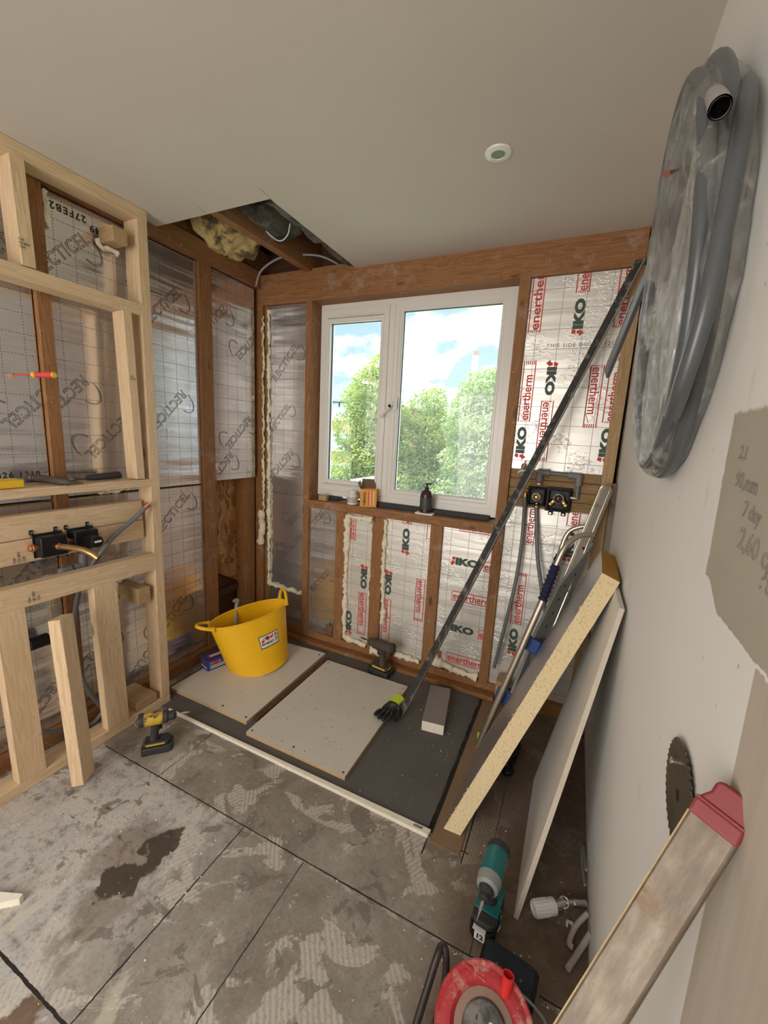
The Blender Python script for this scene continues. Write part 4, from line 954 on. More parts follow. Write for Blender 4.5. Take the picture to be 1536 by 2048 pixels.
# ================================================================== GLOVES
def glove(loc, az, full=True, label='', spread=1.0):
    Fm = Matrix.Translation(loc) @ Matrix.Rotation(math.radians(az), 4, 'Z') @ Matrix.Scale(.88, 4)
    T = thing('work_glove', label, 'glove', W=Fm)
    b = MB()   # palm + fingers, one skinned surface
    def ell(c, d): b.sph(c, 1, n=18, sc_=d)
    b.tube([(-.035, 0, .016), (0, 0, .018), (.035, 0, .020), (.062, 0, .018)], [.034, .042, .045, .038], 16); 
    for v in b.b.verts: v.co.z = .018 + (v.co.z - .018) * .42
    k = [((.055, -.032, .018), (.085, -.042, .022), (.112, -.050, .010), .0110), ((.06, -.011, .020), (.095, -.014, .026), (.128, -.018, .012), .0115), ((.06, .011, .020), (.095, .012, .028), (.130, .010, .012), .0115), ((.055, .030, .018), (.085, .036, .022), (.108, .040, .010), .0105)]
    for a_, m__, e_, r in k: b.tube(curve([a_, m__, e_], 5), [r] * 10 + [r * .75], 12)
    b.tube(curve([(-.005, .035, .016), (.03, .060, .018), (.07, .068, .012), (.088, .066, .009)], 5), [.015] * 6 + [.0125] * 6 + [.011] * 3 + [.007], 12)
    b.build('coated_palm', LATEX, T, frame=Fm, sub=1)
    b = MB(); b.tube([(-.095, .004, .020), (-.075, .002, .021), (-.05, 0, .018), (-.025, 0, .017)], [.038, .036, .033, .0355], 18, caps=False)
    b.tube([(-.095, .004, .020), (-.075, .002, .021), (-.05, 0, .018)], [.034, .032, .029], 18, caps=False)
    for v in b.b.verts: v.co.z = .019 + (v.co.z - .019) * .52
    b.build('knitted_cuff', HIVIZ, T, frame=Fm, sub=1)
    return T
glove((-.705, 1.745, .026), -93, label='black and bright yellow work glove lying palm down on the white sheet')
glove((-.185, 1.785, .0075), 18, label='bright yellow glove cuff showing from under the leaning insulation sheet')

# ================================================================== LONG STRAIGHT EDGE
p0 = V((-.652, 1.742, .012)); p1 = PY(1281, 520, 2.09)
o = beam('straight_edge', p0, p1, .036, .014, (-.45, -.85, .3), STEEL, None, .003); tag(o, 'long dark steel straight edge leaning from the floor to the header beam', 'straight edge')
b = MB(); Fm = frame_from(p0, p1 - p0, (-.45, -.85, .3)); L_ = (p1 - p0).length; b.lohi((0, -.0205, .003), (L_, -.0182, .008)); b.build('bright_edge', ALU, o, frame=Fm, ang=0)

# ================================================================== SILL OBJECTS
zs = .9755
def sillp(px, py, y=2.185): p = PY(px, py, y); return V((p.x, y, zs))
q = sillp(647, 993); b = MB(); b.lohi((q.x - .03, q.y - .012, zs), (q.x + .028, q.y + .02, zs + .036)); tag(b.build('wood_block', PACK, bev=.002), 'little wooden block at the left end of the window sill', 'wood block')
q = sillp(705, 1003, 2.19); T = thing('pill_jar', 'white plastic jar with a screw lid on the window sill', 'jar', q)
M = Matrix.Translation(q); b = MB(); b.lathe([(0, 0), (.030, 0), (.033, .004), (.033, .052), (.028, .062), (.022, .068)], 32, M); b.build('body', WPLAS, T)
b = MB(); b.lathe([(.0235, .066), (.0245, .068), (.0245, .083), (.022, .086), (0, .086)], 32, M); b.build('lid', WPLAS, T)
b = MB(); b.lathe([(.0334, .012), (.0336, .013), (.0336, .048), (.0334, .049)], 32, M); b.build('paper_label', simple('jar_label', (.50, .46, .48), .6, var=.5, sc_=90), T)
q = sillp(737, 1009, 2.195); T = thing('small_open_box', 'orange cardboard box with its flap open on the window sill', 'box', q)
Fm = Matrix.Translation(q + V((0, .0, 0))) @ Matrix.Rotation(math.radians(22), 4, 'Z')
b = MB(); w_, d_, h_ = .050, .035, .108
b.lohi((-w_, -d_, 0), (w_, -d_ + .0015, h_)); b.lohi((-w_, d_ - .0015, 0), (w_, d_, h_)); b.lohi((-w_, -d_, 0), (-w_ + .0015, d_, h_)); b.lohi((w_ - .0015, -d_, 0), (w_, d_, h_)); b.lohi((-w_, -d_, 0), (w_, d_, .0015)); b.build('carton', CARD, T, frame=Fm)
b = MB(); b.hexa([(-w_, d_ - .001, h_), (w_, d_ - .001, h_), (w_, d_, h_), (-w_, d_, h_), (-w_, d_ + .012, h_ + .055), (w_, d_ + .012, h_ + .055), (w_, d_ + .0135, h_ + .055), (-w_, d_ + .0135, h_ + .055)])
b.hexa([(-w_, -d_, h_), (-w_ + .001, -d_, h_), (-w_ + .001, d_, h_), (-w_, d_, h_), (-w_ - .018, -d_ + .01, h_ + .03), (-w_ - .017, -d_ + .01, h_ + .03), (-w_ - .009, d_, h_ + .05), (-w_ - .010, d_, h_ + .05)]); b.build('flap', CARDI, T, frame=Fm)
b = MB()
for i, (x0, x1) in enumerate(((.000, .006), (.010, .013), (.020, .022), (.030, .034))): b.lohi((x0, -d_ - .0006, .012), (x1, -d_ - .0001, h_ - .012), 1 if i % 2 else 0)
b.text('TURBOGOLD', .021, Matrix(((0, -1, 0, -.022), (0, 0, -1, -d_ - .0005), (1, 0, 0, .008), (0, 0, 0, 1))), 2, bold=.001, sx=.66)
b.build('print', [INKR, WPLAS, INKK], T, frame=Fm, ang=0)
q = sillp(850, 1016, 2.175); T = thing('pump_bottle', 'dark brown pump bottle on a small white tile on the window sill', 'bottle', q + V((0, 0, .010)))
M = Matrix.Translation(q + V((0, .012, .0105)))
b = MB(); b.lathe([(0, 0), (.031, 0), (.035, .004), (.035, .098), (.031, .115), (.020, .128), (.012, .132)], 32, M); BD = b.build('body', BROWN, T)
b = MB(); b.lathe([(.0125, .130), (.0125, .146), (.006, .147), (.006, .158), (.009, .159), (.009, .168), (0, .169)], 20, M); b.tube([M @ V((0, 0, .164)), M @ V((.030, -.006, .166))], .004, 8); b.build('pump', BLK, T)
b = MB(); b.lathe([(.0354, .020), (.0356, .021), (.0356, .085), (.0354, .086)], 32, M); b.build('label', simple('bottle_label', (.05, .06, .055), .5, var=.8, sc_=120), BD)
b = MB(); b.box((q.x, q.y + .006, zs + .005), (.105, .050, .010)); b.jitter(.002, 20); tag(b.build('tile_offcut', WPLAS, bev=.001), 'small white tile piece under the dark bottle', 'tile')

# ================================================================== VALVES ON THE RIGHT BOARD
yv = YB + .012
def px_(px, py, y=yv - .02): p = PY(px, py, y); return p
c1 = px_(1073, 993); c2 = px_(1117, 1000)
T = thing('shower_valve', 'small square black valve box with one chrome ring on the brown boards', 'shower valve', (c1.x, yv, c1.z - .05), 'valves right of the window')
b = MB(); b.lohi((c1.x - .044, yv - .012, c1.z - .048), (c1.x + .044, yv, c1.z + .048)); 
for lo, hi in (((-.038, -.048), (-.031, .040)), ((.031, -.048), (.038, .040)), ((-.038, .033), (.038, .040)), ((-.038, -.048), (.038, -.040))):
    b.lohi((c1.x + lo[0], yv - .045, c1.z + lo[1] + .004), (c1.x + hi[0], yv - .010, c1.z + hi[1] + .004))
b.build('housing', BLK, T, bev=.003)
Mf = lambda c, y: Matrix.Translation((c.x, y, c.z)) @ Matrix.Rotation(math.radians(90), 4, 'X')
b = MB(); b.lathe([(.020, 0), (.020, .032), (.014, .034), (.012, .028)], 28, Mf(c1, yv - .008)); b.build('ring', CHROME, T)
b = MB(); b.lathe([(.011, 0), (.011, .030), (.004, .036), (0, .036)], 20, Mf(c1, yv - .008)); b.build('cartridge', BRASS, T)
T = thing('shower_valve', 'large black valve box with a dark cartridge between two brass stops', 'shower valve', (c2.x, yv, c2.z - .06), 'valves right of the window')
b = MB(); b.lohi((c2.x - .058, yv - .012, c2.z - .060), (c2.x + .058, yv, c2.z + .060))
for lo, hi in (((-.050, -.052), (-.043, .052)), ((.043, -.052), (.050, .052)), ((-.050, .045), (.050, .052)), ((-.050, -.052), (.050, -.045))):
    b.lohi((c2.x + lo[0], yv - .045, c2.z + lo[1]), (c2.x + hi[0], yv - .010, c2.z + hi[1]))
for dx in (-.03, .028): b.box((c2.x + dx, yv - .006, c2.z - .069), (.020, .012, .020))
b.build('housing', BLK, T, bev=.003)
b = MB(); b.lathe([(.024, 0), (.024, .040), (.019, .042), (.018, .030)], 28, Mf(c2 + V((0, 0, .008)), yv - .006)); b.build('ring', CHROME, T)
b = MB(); b.lathe([(.018, 0), (.018, .034), (.008, .040), (0, .040)], 24, Mf(c2 + V((0, 0, .008)), yv - .006)); b.build('cartridge', BROWN, T)
for s_ in (-1, 1):
    d = V((s_ * .030, 0, -.018)); b = MB(); b.tube([(c2.x + s_ * .016, yv - .026, c2.z), (c2.x + s_ * .034, yv - .026, c2.z - .022)], [.013, .015], 16); b.sph((c2.x + s_ * .034, yv - .030, c2.z - .022), .0145); b.build('stop_valve', BRASS, T)
for dx in (-.03, .028):
    b = MB(); b.cyl((c2.x + dx, yv - .016, c2.z - .070), (c2.x + dx, yv - .008, c2.z - .070), .005, n=12); b.build('screw', CHROME, T)
T = thing('pipe_loop', 'grey push-fit pipe loop linking the two valves over the brown boards', 'pipe', (c1.x, yv, 1.2))
pA = px_(1078, 968); pB = px_(1080, 944); pC = px_(1158, 953); pD = px_(1153, 997)
b = MB(); b.tube([pA, pB], .010, 12); b.tube([pB, pC], .010, 12); b.tube([pC, pD], .010, 12); b.build('pipe', GPIPE, T)
b = MB()
for p, q_ in ((pB, pA), (pB, pC), (pC, pB), (pC, pD)):
    b = MB(); d = (q_ - p).normalized(); b.cyl(p, p + d * .042, .0155, n=18); b.cyl(p + d * .030, p + d * .044, .0175, n=18); b.build('sleeve', GFIT, T)
for p in (pB, pC): b = MB(); b.sph(p, .0175); b.build('elbow', GFIT, T)
b = MB(); b.cyl(pD + V((-.03, 0, 0)), pD + V((.004, 0, 0)), .009, n=14); b.build('connector', CHROME, T, bev=.001); b = MB(); b.cyl(pA + V((0, 0, -.006)), pA + V((0, 0, .006)), .013, n=8); b.build('connector', CHROME, T, bev=.001)
def drop(label, pts, y0, cpt=None):
    P = [PY(px, py, y) for px, py, y in pts]; T = thing('water_pipe', label, 'pipe', P[-1])
    b = MB(); b.tube(curve(P, 8), .0095, 14); b.build('pipe', GPIPE, T); b = MB(); b.cyl(P[0] + V((0, 0, -.01)), P[0] + V((0, 0, .012)), .012, n=12); b.build('connector', COPPER, T, bev=.001)
drop('left of the two grey pipes hanging below the right valves', [(1051, 990, yv - .02), (1049, 1020, yv - .025), (1043, 1090, 2.12), (1030, 1170, 2.10), (1010, 1250, 2.09), (988, 1335, 2.10)], 0)
drop('right of the two grey pipes hanging below the right valves', [(1073, 1010, yv - .02), (1073, 1040, yv - .03), (1075, 1110, 2.11), (1082, 1170, 2.09), (1092, 1240, 2.08), (1096, 1330, 2.08)], 0)
pE = PY(1044, 943, 2.10); b = MB(); T = thing('capped_pipe', 'grey capped pipe end pointing out beside the window', 'pipe', pE)
d = V((.25, -.55, -.8)).normalized(); b.cyl(pE + V((0, .05, .03)), pE, .010, n=14); b.build('pipe', GPIPE, T)
b = MB(); b.lathe([(0, -.03), (.013, -.03), (.018, -.022), (.018, .002)], 20, Matrix.Translation(pE) @ (-d).to_track_quat('Z', 'Y').to_matrix().to_4x4()); b.build('fitting', GFIT, T)
b = MB(); b.lathe([(.0185, .0), (.0195, .003), (.0195, .010), (.015, .012), (.014, 0)], 20, Matrix.Translation(pE) @ d.to_track_quat('Z', 'Y').to_matrix().to_4x4()); b.build('white_collar', WPLAS, T)
b = MB(); b.cyl(pE + V((.0, .0, .01)), pE + V((.012, .01, .055)), .0045, n=10); b.build('copper_tail', COPPER, T)
# wood block on the floor at the corner stud
b = MB(); b.lohi((-.245, 2.06, .07), (-.185, 2.145, .16)); tag(b.build('corner_block', PACK, bev=.003), 'rough wood block on the plate behind the ladder foot', 'wood block')

# ================================================================== LADDER + RAILS IN THE RIGHT CORNER
T = thing('folded_ladder', 'folded aluminium step platform with blue grips leaning in the right corner', 'ladder', (-.25, 1.75, 0))
f0 = V((-.255, 1.725, .0)); f1 = PY(1085, 1200, 1.80); f2 = PY(1112, 1130, 1.82); f3 = PY(1132, 1092, 1.84); f4 = PY(1158, 1072, 1.88); f5 = PY(1185, 1070, 1.95)
b = MB(); b.tube([f0, f1], .0145, 16); b.build('front_tube', ALUT, T)
b = MB(); b.tube(curve([f1, f2, f3, f4, f5], 7), .0115, 16); b.build('handrail', ALUT, T)
def grip(a, c, r, n=8):
    b = MB(); P = []; R_ = []
    for i in range(n * 4 + 1): P.append(a.lerp(c, i / (n * 4))); R_.append(r * (1 + .16 * math.sin(i * math.pi / 2)))
    b.tube(P, R_, 16); return b
grip(f1, f2, .0185).build('grip', NAVY, T)
r1 = PY(1100, 1175, 2.06); r2 = PY(1118, 1110, 2.07); r3 = PY(1133, 1070, 2.08); r4 = PY(1152, 1056, 2.08); r5 = PY(1190, 1050, 2.08)
r0 = V((-.06, 2.0, .0))
b = MB(); b.tube(curve([r1, r2, r3, r4, r5], 7), .0105, 16); b.build('handrail', ALUT, T); grip(PY(1085, 1205, 2.05), r2, .0165).build('grip', NAVY, T)
q0 = PY(1217, 972, 2.085); q1 = PY(1074, 1320, 1.92); dq = (q1 - q0).normalized(); q2 = q0 + dq * (q0.z / -dq.z)
Fm = frame_from(q0, dq, (-.55, -.75, .35))
Lr = (q2 - q0).length
b = MB(); N_ = 12
prof = [(0 + .03 - .03 * math.cos(a), .030 * math.sin(a)) for a in [math.pi * (-.5 + i / N_) for i in range(N_ + 1)]]
prof = [(.023 - .023 * math.sin(math.pi * i / N_), .023 * math.cos(math.pi * i / N_)) for i in range(N_ + 1)]
b.prism([(x, y, -.012) for x, y in prof] + [(Lr, -.023, -.012), (Lr, .023, -.012)], (0, 0, .024)); b.build('stile', ALU, T, frame=Fm, bev=.004)
b = MB(); b.tube([(x, y * 1.0, .014) for x, y in [(Lr * .8, .022)] + prof + [(Lr * .8, -.022)]], .0042, 8); b.build('stile_lip', ALUT, T, frame=Fm)
b = MB(); b.cyl((.30, .012, .010), (.30, .012, .016), .006, n=14); b.build('rivet', BLK, T, frame=Fm)
# platform with anti-slip holes between the tubes
A = [PY(1062, 1275, 1.86), PY(1120, 1285, 2.02), PY(1178, 1110, 2.04), PY(1110, 1165, 1.95)]
A = [PY(1050, 1300, 1.82), PY(1090, 1310, 1.98), PY(1182, 1085, 2.03), PY(1115, 1170, 1.90)]
nn_ = (A[1] - A[0]).cross(A[3] - A[0]).normalized() * .012
b = MB(); b.prism(A, nn_)
b.build('platform', GREYT, T, ang=0)
b = MB(); nn_.normalize()
for i in range(1, 6):
    for j in range(1, 3):
        p = A[0].lerp(A[3], i / 6).lerp(A[1].lerp(A[2], i / 6), j / 3)
        for s_ in (-.0005, .0125): b.cyl(p + nn_ * s_, p + nn_ * (s_ + .0006), .006, n=10)
b.build('platform_holes', INKK, T, ang=0)
A2 = [PY(1020, 1385, 1.80), PY(1052, 1400, 1.95), PY(1105, 1300, 1.96), PY(1058, 1290, 1.84)]
b = MB(); b.prism(A2, nn_ * .012); b.build('lower_panel', GREYT, T, ang=0)
for (px, py, y) in ((1068, 1288, 1.83), (1012, 1392, 1.80)):
    p = PY(px, py, y); Fm2 = frame_from(p, f1 - f0, (-.3, -.9, .2)); b = MB(); b.lohi((-.04, -.03, -.014), (.025, .045, .014)); b.build('corner_bracket', BLUE, T, frame=Fm2, bev=.006)
# second rail upright in the corner
q0 = PY(1236, 968, 2.12); q1 = PY(1213, 1120, 2.11); d = (q1 - q0).normalized(); q2 = q0 + d * (q0.z / -d.z)
o = beam('aluminium_rail', q0, q0 + d * ((q0.z) / -d.z), .045, .02, (-.8, -.6, 0), ALU, None, .004); tag(o, 'pale metal rail standing in the corner behind the ladder', 'rail')
# rail pushed through the pipe coil
a_ = PX(1362, 385, .135); c_ = PY(1214, 750, 1.75); o = beam('aluminium_rail', c_, a_, .030, .012, (-.6, -.75, .2), GCOIL, None, .003); tag(o, 'grey flat bar stuck through the wrapped pipe coil', 'rail')
b = MB(); b.tube([c_ + (a_ - c_) * .0 + V((-.014, -.008, 0)), c_ + (a_ - c_) * .55 + V((-.014, -.008, 0))], .0022, 6); b.build('bright_edge', ALU, o)

# ================================================================== LEANING SHEETS
def leaning(name, NB, FB, FT, NT_, th, mats, label, cat, rough_edge=False):
    """corners of the face towards the room: near bottom, far bottom, far top, near top; thickness goes to the wall side"""
    NB, FB, FT, NT_ = map(V, (NB, FB, FT, NT_)); n_ = (FB - NB).cross(NT_ - NB).normalized()
    if n_.x > 0: n_ = -n_
    Fm = frame_from(NB, FB - NB, n_); inv = Fm.inverted()
    b = MB(); K = 28 if rough_edge else 1; J = 2
    L0 = [inv @ p for p in (NB, FB, FT, NT_)]
    front = []; back = []
    pts = [(L0[0], L0[1])] + []
    grid = [[(L0[0].lerp(L0[3], i / K)).lerp(L0[1].lerp(L0[2], i / K), j / J) for j in range(J + 1)] for i in range(K + 1)]
    fv = [[b.b.verts.new(V((p.x, p.y, 0))) for p in r] for r in grid]; bv = [[b.b.verts.new(V((p.x, p.y, -th))) for p in r] for r in grid]
    def quad(*v, mi=0): b.b.faces.new(v).material_index = mi
    for i in range(K):
        for j in range(J): quad(fv[i][j], fv[i][j + 1], fv[i + 1][j + 1], fv[i + 1][j]); quad(bv[i][j], bv[i + 1][j], bv[i + 1][j + 1], bv[i][j + 1])
        quad(fv[i][0], fv[i + 1][0], bv[i + 1][0], bv[i][0], mi=1); quad(fv[i][J], bv[i][J], bv[i + 1][J], fv[i + 1][J], mi=1)
    for j in range(J): quad(fv[0][j], bv[0][j], bv[0][j + 1], fv[0][j + 1], mi=1); quad(fv[K][j], fv[K][j + 1], bv[K][j + 1], bv[K][j], mi=2)
    bmesh.ops.recalc_face_normals(b.b, faces=b.b.faces[:])
    if rough_edge:
        for r in (fv, bv):
            for row in r: row[0].co.x += .004 * noise.noise(V((row[0].co.y * 40, 1, 2)))
    o = b.build(name, mats, frame=Fm, ang=0); tag(o, label, cat); return o, Fm
o, Fi = leaning('insulation_sheet', (-.276, 1.258, .004), (-.258, 1.690, .004), (.112, 1.83, 1.005), (.118, 1.462, 1.000), .058, [FOILP, PIR, PIRB], 'thick foil-faced foam sheet leaning on the right wall with its cut edge showing', 'insulation board', True)
# torn crumbs along the cut edge
b = MB(); rr = random.Random(4)
for i in range(70):
    t = rr.random(); p = V((-.276, 1.258, .004)).lerp(V((.118, 1.462, 1.000)), t) + V((rr.uniform(-.002, .004), rr.uniform(-.004, .002), 0)); s_ = rr.uniform(.0012, .0032)
    b.box(p, (s_, s_, s_ * 2), rot=Matrix.Rotation(rr.random() * 6, 3, 'X') @ Matrix.Rotation(rr.random() * 6, 3, 'Y'))
c = b.build('cut_edge_crumbs', PIR, o, ang=0); c['kind'] = 'stuff'
leaning('white_sheet', (-.004, 1.087, .002), (.0, 1.66, .002), (.160, 1.57, .955), (.160, 1.285, .955), .014, [WBOARD2, simple('sheet_edge', (.62, .54, .45), .8, sc_=160, var=.2), WBOARD2], 'white faced sheet leaning on the right wall behind the foam sheet', 'board')
# pale batten behind the foam sheet with a dark hole
o = beam('short_batten', (.09, 1.80, .30), (.13, 1.82, .62), .04, .015, (-1, 0, .2), PACK, None, .002); tag(o, 'pale batten standing between the foam sheet and the white sheet', 'batten')

# ================================================================== PIPE COIL ON THE RIGHT WALL
T = thing('pipe_coil', 'large coil of grey pipe in clear wrap hanging on the right wall', 'pipe coil', (.17, .84, 1.35))
def ringp(th, dr=0, dx=0, ph=0, k1=-.06, k2=.003, yc=1.03, zc=1.697, ry=.275, rz=.322):
    y = yc + (ry + dr) * math.cos(th); z = zc + (rz + dr) * math.sin(th); return V((.134 + dx + k1 * (z - zc) + k2 * (y - yc), y, z))
for i, (dr, dx) in enumerate(((-.004, .010), (.019, .004), (-.030, .006), (.010, -.018))):
    a0, a1 = (0, 2 * math.pi)
    P = [ringp(a0 + (a1 - a0) * k / 72, dr + .006 * math.sin(3 * k / 11 + i), dx) for k in range(72)]
    b = MB(); b.tube(P, .0118, 14, closed=True); b.clampwall(); b.build('loop', GCOIL, T)
# the loose outer turn that swings towards the room, nearer the camera
P = curve([PX(1345, 830, .125), PX(1365, 770, .122), PX(1408, 630, .128), PX(1448, 450, .134), PX(1478, 290, .138), PX(1492, 205, .142), PX(1490, 165, .147), PX(1475, 175, .155)], 10)
b = MB(); b.tube(P, .0118, 16); b.clampwall(); b.build('loop', GCOIL, T)
P = [PX(1408, 160, .125), PX(1426, 188, .114), PX(1440, 216, .098)]
b = MB(); b.tube(curve([PX(1385, 200, .145), PX(1392, 165, .138)] + P[1:], 6), .0118, 18, caps=False); b.tube([P[1], P[2] + (P[2] - P[1]) * .01], .0098, 18, caps=False); b.build('open_end', simple('grey_pipe_end', (.34, .33, .31), .45), T)
b = MB(); d = (P[2] - P[1]).normalized(); b.cyl(P[2] - d * .009, P[2] - d * .008, .0098, n=20); b.build('bore_shade', simple('pipe_bore_shade', (.003, .003, .003), .9, spec=0), T)  # black disc that paints in the shade down the open pipe
# wrap: torus sleeve of crumpled film, plus film across the inside
b = MB(); P = [ringp(2 * math.pi * k / 96, -.008, .004) for k in range(96)]
b.tube(P, [.036 + .002 * math.sin(k * .9) for k in range(96)], 22, closed=True, sx=1.0); b.jitter(.003, 22); b.jitter(.0015, 60); b.clampwall(); b.build('film_sleeve', WRAP, T, ang=0 or 60)
b = MB(); K = 40; R_ = 10
vs = []
for k in range(K):
    row = []
    for r in range(R_ + 1):
        th = 2 * math.pi * k / K; f_ = r / R_; p = ringp(th, -.27 * f_ - .0, -.026)
        row.append(b.b.verts.new(p + V((.014 * noise.noise(p * 9) - .004 * f_, 0, 0)) + V(noise.noise_vector(p * 30)) * .004))
    vs.append(row)
for k in range(K):
    th = math.degrees(2 * math.pi * k / K)
    if 285 < th or th < 25: continue
    for r in range(R_):
        b.b.faces.new((vs[k][r], vs[(k + 1) % K][r], vs[(k + 1) % K][r + 1], vs[k][r + 1]))
b.build('film_skirt', WRAP, T, ang=60)
# crumpled gathered film on the left of the coil
b = MB(); c0 = PX(1312, 640, .115)
b.sph(V(c0), .045, n=40, sc_=(.35, 1.5, 1.3)); b.jitter(.016, 20); b.jitter(.009, 60); b.build('film_bunch', WRAP, T, ang=0)
b = MB(); n0 = PX(1334, 347, .062); n1 = PX(1396, 326, .17); n1 = V((WX(n0.z) - .0, n0.y - .06, n0.z + .01)); n0 = PX(1334, 347, .085); n1 = V((WX(n0.z) + .0, PX(1396, 326, WX(n0.z)).y, PX(1396, 326, WX(n0.z)).z))
b.tube([n0, n1], .0028, 8); b.cyl(n0, n0 + (n0 - n1).normalized() * .003, .006, n=12); tag(b.build('long_nail', simple('rusty_nail', (.20, .06, .04), .6, .5)), 'long rusty nail holding the pipe coil on the right wall', 'nail')
# torn hole in the plaster at the right edge
h = PX(1513, 308, WX(1.7)); b = MB(); b.prism([h + V((.0005, .012, -.004)), h + V((0, -.004, .022)), h + V((0, -.008, .0)), h + V((0, -.004, -.012)), h + V((0, .004, -.006))], (-.0012, 0, 0)); b.tube([h + V((-.002, .0, 0)), h + V((-.002, .004, -.03)), h + V((-.002, .010, -.055))], .0010, 6)
tag(b.build('wall_gouge', simple('torn_plaster', (.14, .07, .03), .9, var=.5, sc_=90)), 'brown gouge in the plaster right of the pipe coil', 'wall damage')

# ================================================================== SAW BLADE, LEVEL, HANDWRITING
cb = PX(1356, 1590, WX(.93) - .004); rb = .072
Fs = frame_from(cb, (0, -1, 0), (-1, 0, -.05)); T = MB(); pts = []
nt_ = 40
for i in range(nt_):
    a = 2 * math.pi * i / nt_
    for da, r in ((0, rb * .93), (.02, rb * 1.0), (.055, rb * 1.005), (.07, rb * .95)): pts.append((r * math.cos(a + da), r * math.sin(a + da)))
hole = [(.0085 * math.cos(2 * math.pi * i / len(pts)), .0085 * math.sin(2 * math.pi * i / len(pts))) for i in range(len(pts))]
o_ = []
for z_ in (-.0011, .0011): o_.append(([T.b.verts.new((*p, z_)) for p in pts], [T.b.verts.new((*p, z_)) for p in hole]))
n_ = len(pts)
for i in range(n_):
    j = (i + 1) % n_
    for (A_, B_) in o_: T.b.faces.new((A_[i], A_[j], B_[j], B_[i]))
    T.b.faces.new((o_[0][0][i], o_[0][0][j], o_[1][0][j], o_[1][0][i])); T.b.faces.new((o_[0][1][i], o_[0][1][j], o_[1][1][j], o_[1][1][i]))
bmesh.ops.recalc_face_normals(T.b, faces=T.b.faces[:])
SB = T.build('circular_saw_disc', BLADE, frame=Fs, ang=20); tag(SB, 'toothed circular saw blade hanging flat on the right wall', 'saw blade')
pn = PX(1365, 1528, WX(.96)); b = MB(); b.cyl(pn, pn + V((-.012, 0, 0)), .003, n=10); b.cyl(pn + V((-.012, 0, 0)), pn + V((-.014, 0, 0)), .005, n=12); tag(b.build('screw', CHROME), 'screw in the right wall over the saw blade', 'screw')

lt = CAM + ray(1429, 1651) * .400; lb = CAM + ray(1182, 2048) * .393
d = (lb - lt).normalized(); lend = lt + d * ((lt.z - .02) / -d.z)
view = (CAM - lt).normalized(); Fl = frame_from(lt, d, view + V((-.12, 0, .05)))
T = thing('spirit_level', 'scratched box-section level with a red end cap leaning on the right wall', 'spirit level', (lend.x, lend.y, 0))
Ll = (lend - lt).length
b = MB(); b.lohi((0, -.0198, -.011), (Ll, .0198, .011)); b.build('beam', LEVEL, T, frame=Fl, bev=.0025)
b = MB(); b.lohi((0.002, -.0205, .0105), (Ll, -.0190, .0115)); b.build('flange', simple('brassy_edge', (.40, .29, .15), .6, .3, var=.3), T, frame=Fl, ang=0)
b = MB(); b.lohi((-.014, -.0205, -.0125), (.003, .0205, .0125)); b.prism([(-.014, -.0198, -.011), (-.026, -.0135, -.011), (-.036, -.0135, -.011), (-.040, -.010, -.011), (-.040, .0175, -.011), (-.014, .0198, -.011)], (0, 0, .022)); b.build('end_cap', REDC, T, frame=Fl, bev=.0035, seg=3)
b = MB(); b.lohi((-.016, -.020, .0115), (-.013, .020, .0130)); b.build('cap_ridge', REDC, T, frame=Fl, bev=.001)

def wallM(px, py, rot, s=1):
    p = PX(px, py, WX(1.35)); return Matrix(((0, 0, -1, WX(p.z) - .0008), (-1, 0, 0, p.y), (0, 1, 0, p.z), (0, 0, 0, 1))) @ Matrix.Rotation(math.radians(rot), 4, 'Z')
b = MB()
for txt, px, py, s_ in (('2,1', 1483, 905, .022), ('90,mm', 1474, 958, .026), ('7 day', 1488, 1018, .024), ('2,60 cp', 1478, 1075, .034), (': 8', 1520, 1160, .026)):
    b.text(txt, s_, wallM(px, py, -4), 0, outline=.0003)
tag(b.build('handwriting', PENC, frame=Matrix(), ang=0), 'pencil numbers handwritten on the beige plaster patch', 'writing')

# ================================================================== SPEAKER, REEL, FLOOR BITS
T = thing('portable_speaker', 'dark blue cylindrical portable speaker lying on the floor below the impact driver', 'speaker', (0, .93, 0))
s0 = PZ(963, 1912, .045); s1 = PZ(1072, 1990, .045); d = (s1 - s0).normalized(); L_ = (s1 - s0).length
Rm = Matrix.Translation(s0) @ d.to_track_quat('Z', 'Y').to_matrix().to_4x4()
SPK = simple('speaker_fabric', (.018, .030, .042), .8, sc_=500, var=.35, bump=.4)
b = MB(); b.lathe([(.036, .004), (.042, .010), (.044, .03), (.044, L_ - .03), (.042, L_ - .010), (.036, L_ - .004)], 36, Rm); b.build('fabric_body', SPK, T)
b = MB(); b.lathe([(0, .0), (.036, .0), (.041, .008), (.036, .012)], 36, Rm); b.build('end_cap', BLK, T); b = MB(); b.lathe([(.036, L_ - .012), (.041, L_ - .008), (.036, L_), (0, L_)], 36, Rm); b.build('end_cap', BLK, T)
SBT = simple('speaker_button', (.10, .12, .13), .5); up = V((.02, -.45, .9)).normalized(); m_ = s0.lerp(s1, .5)
for k in (-.03, 0, .03):
    b = MB(); p = m_ + d * k + up * .0435; b.cyl(p, p + up * .0012, .005 if k == 0 else .0035, n=14); b.build('button', SBT, T)

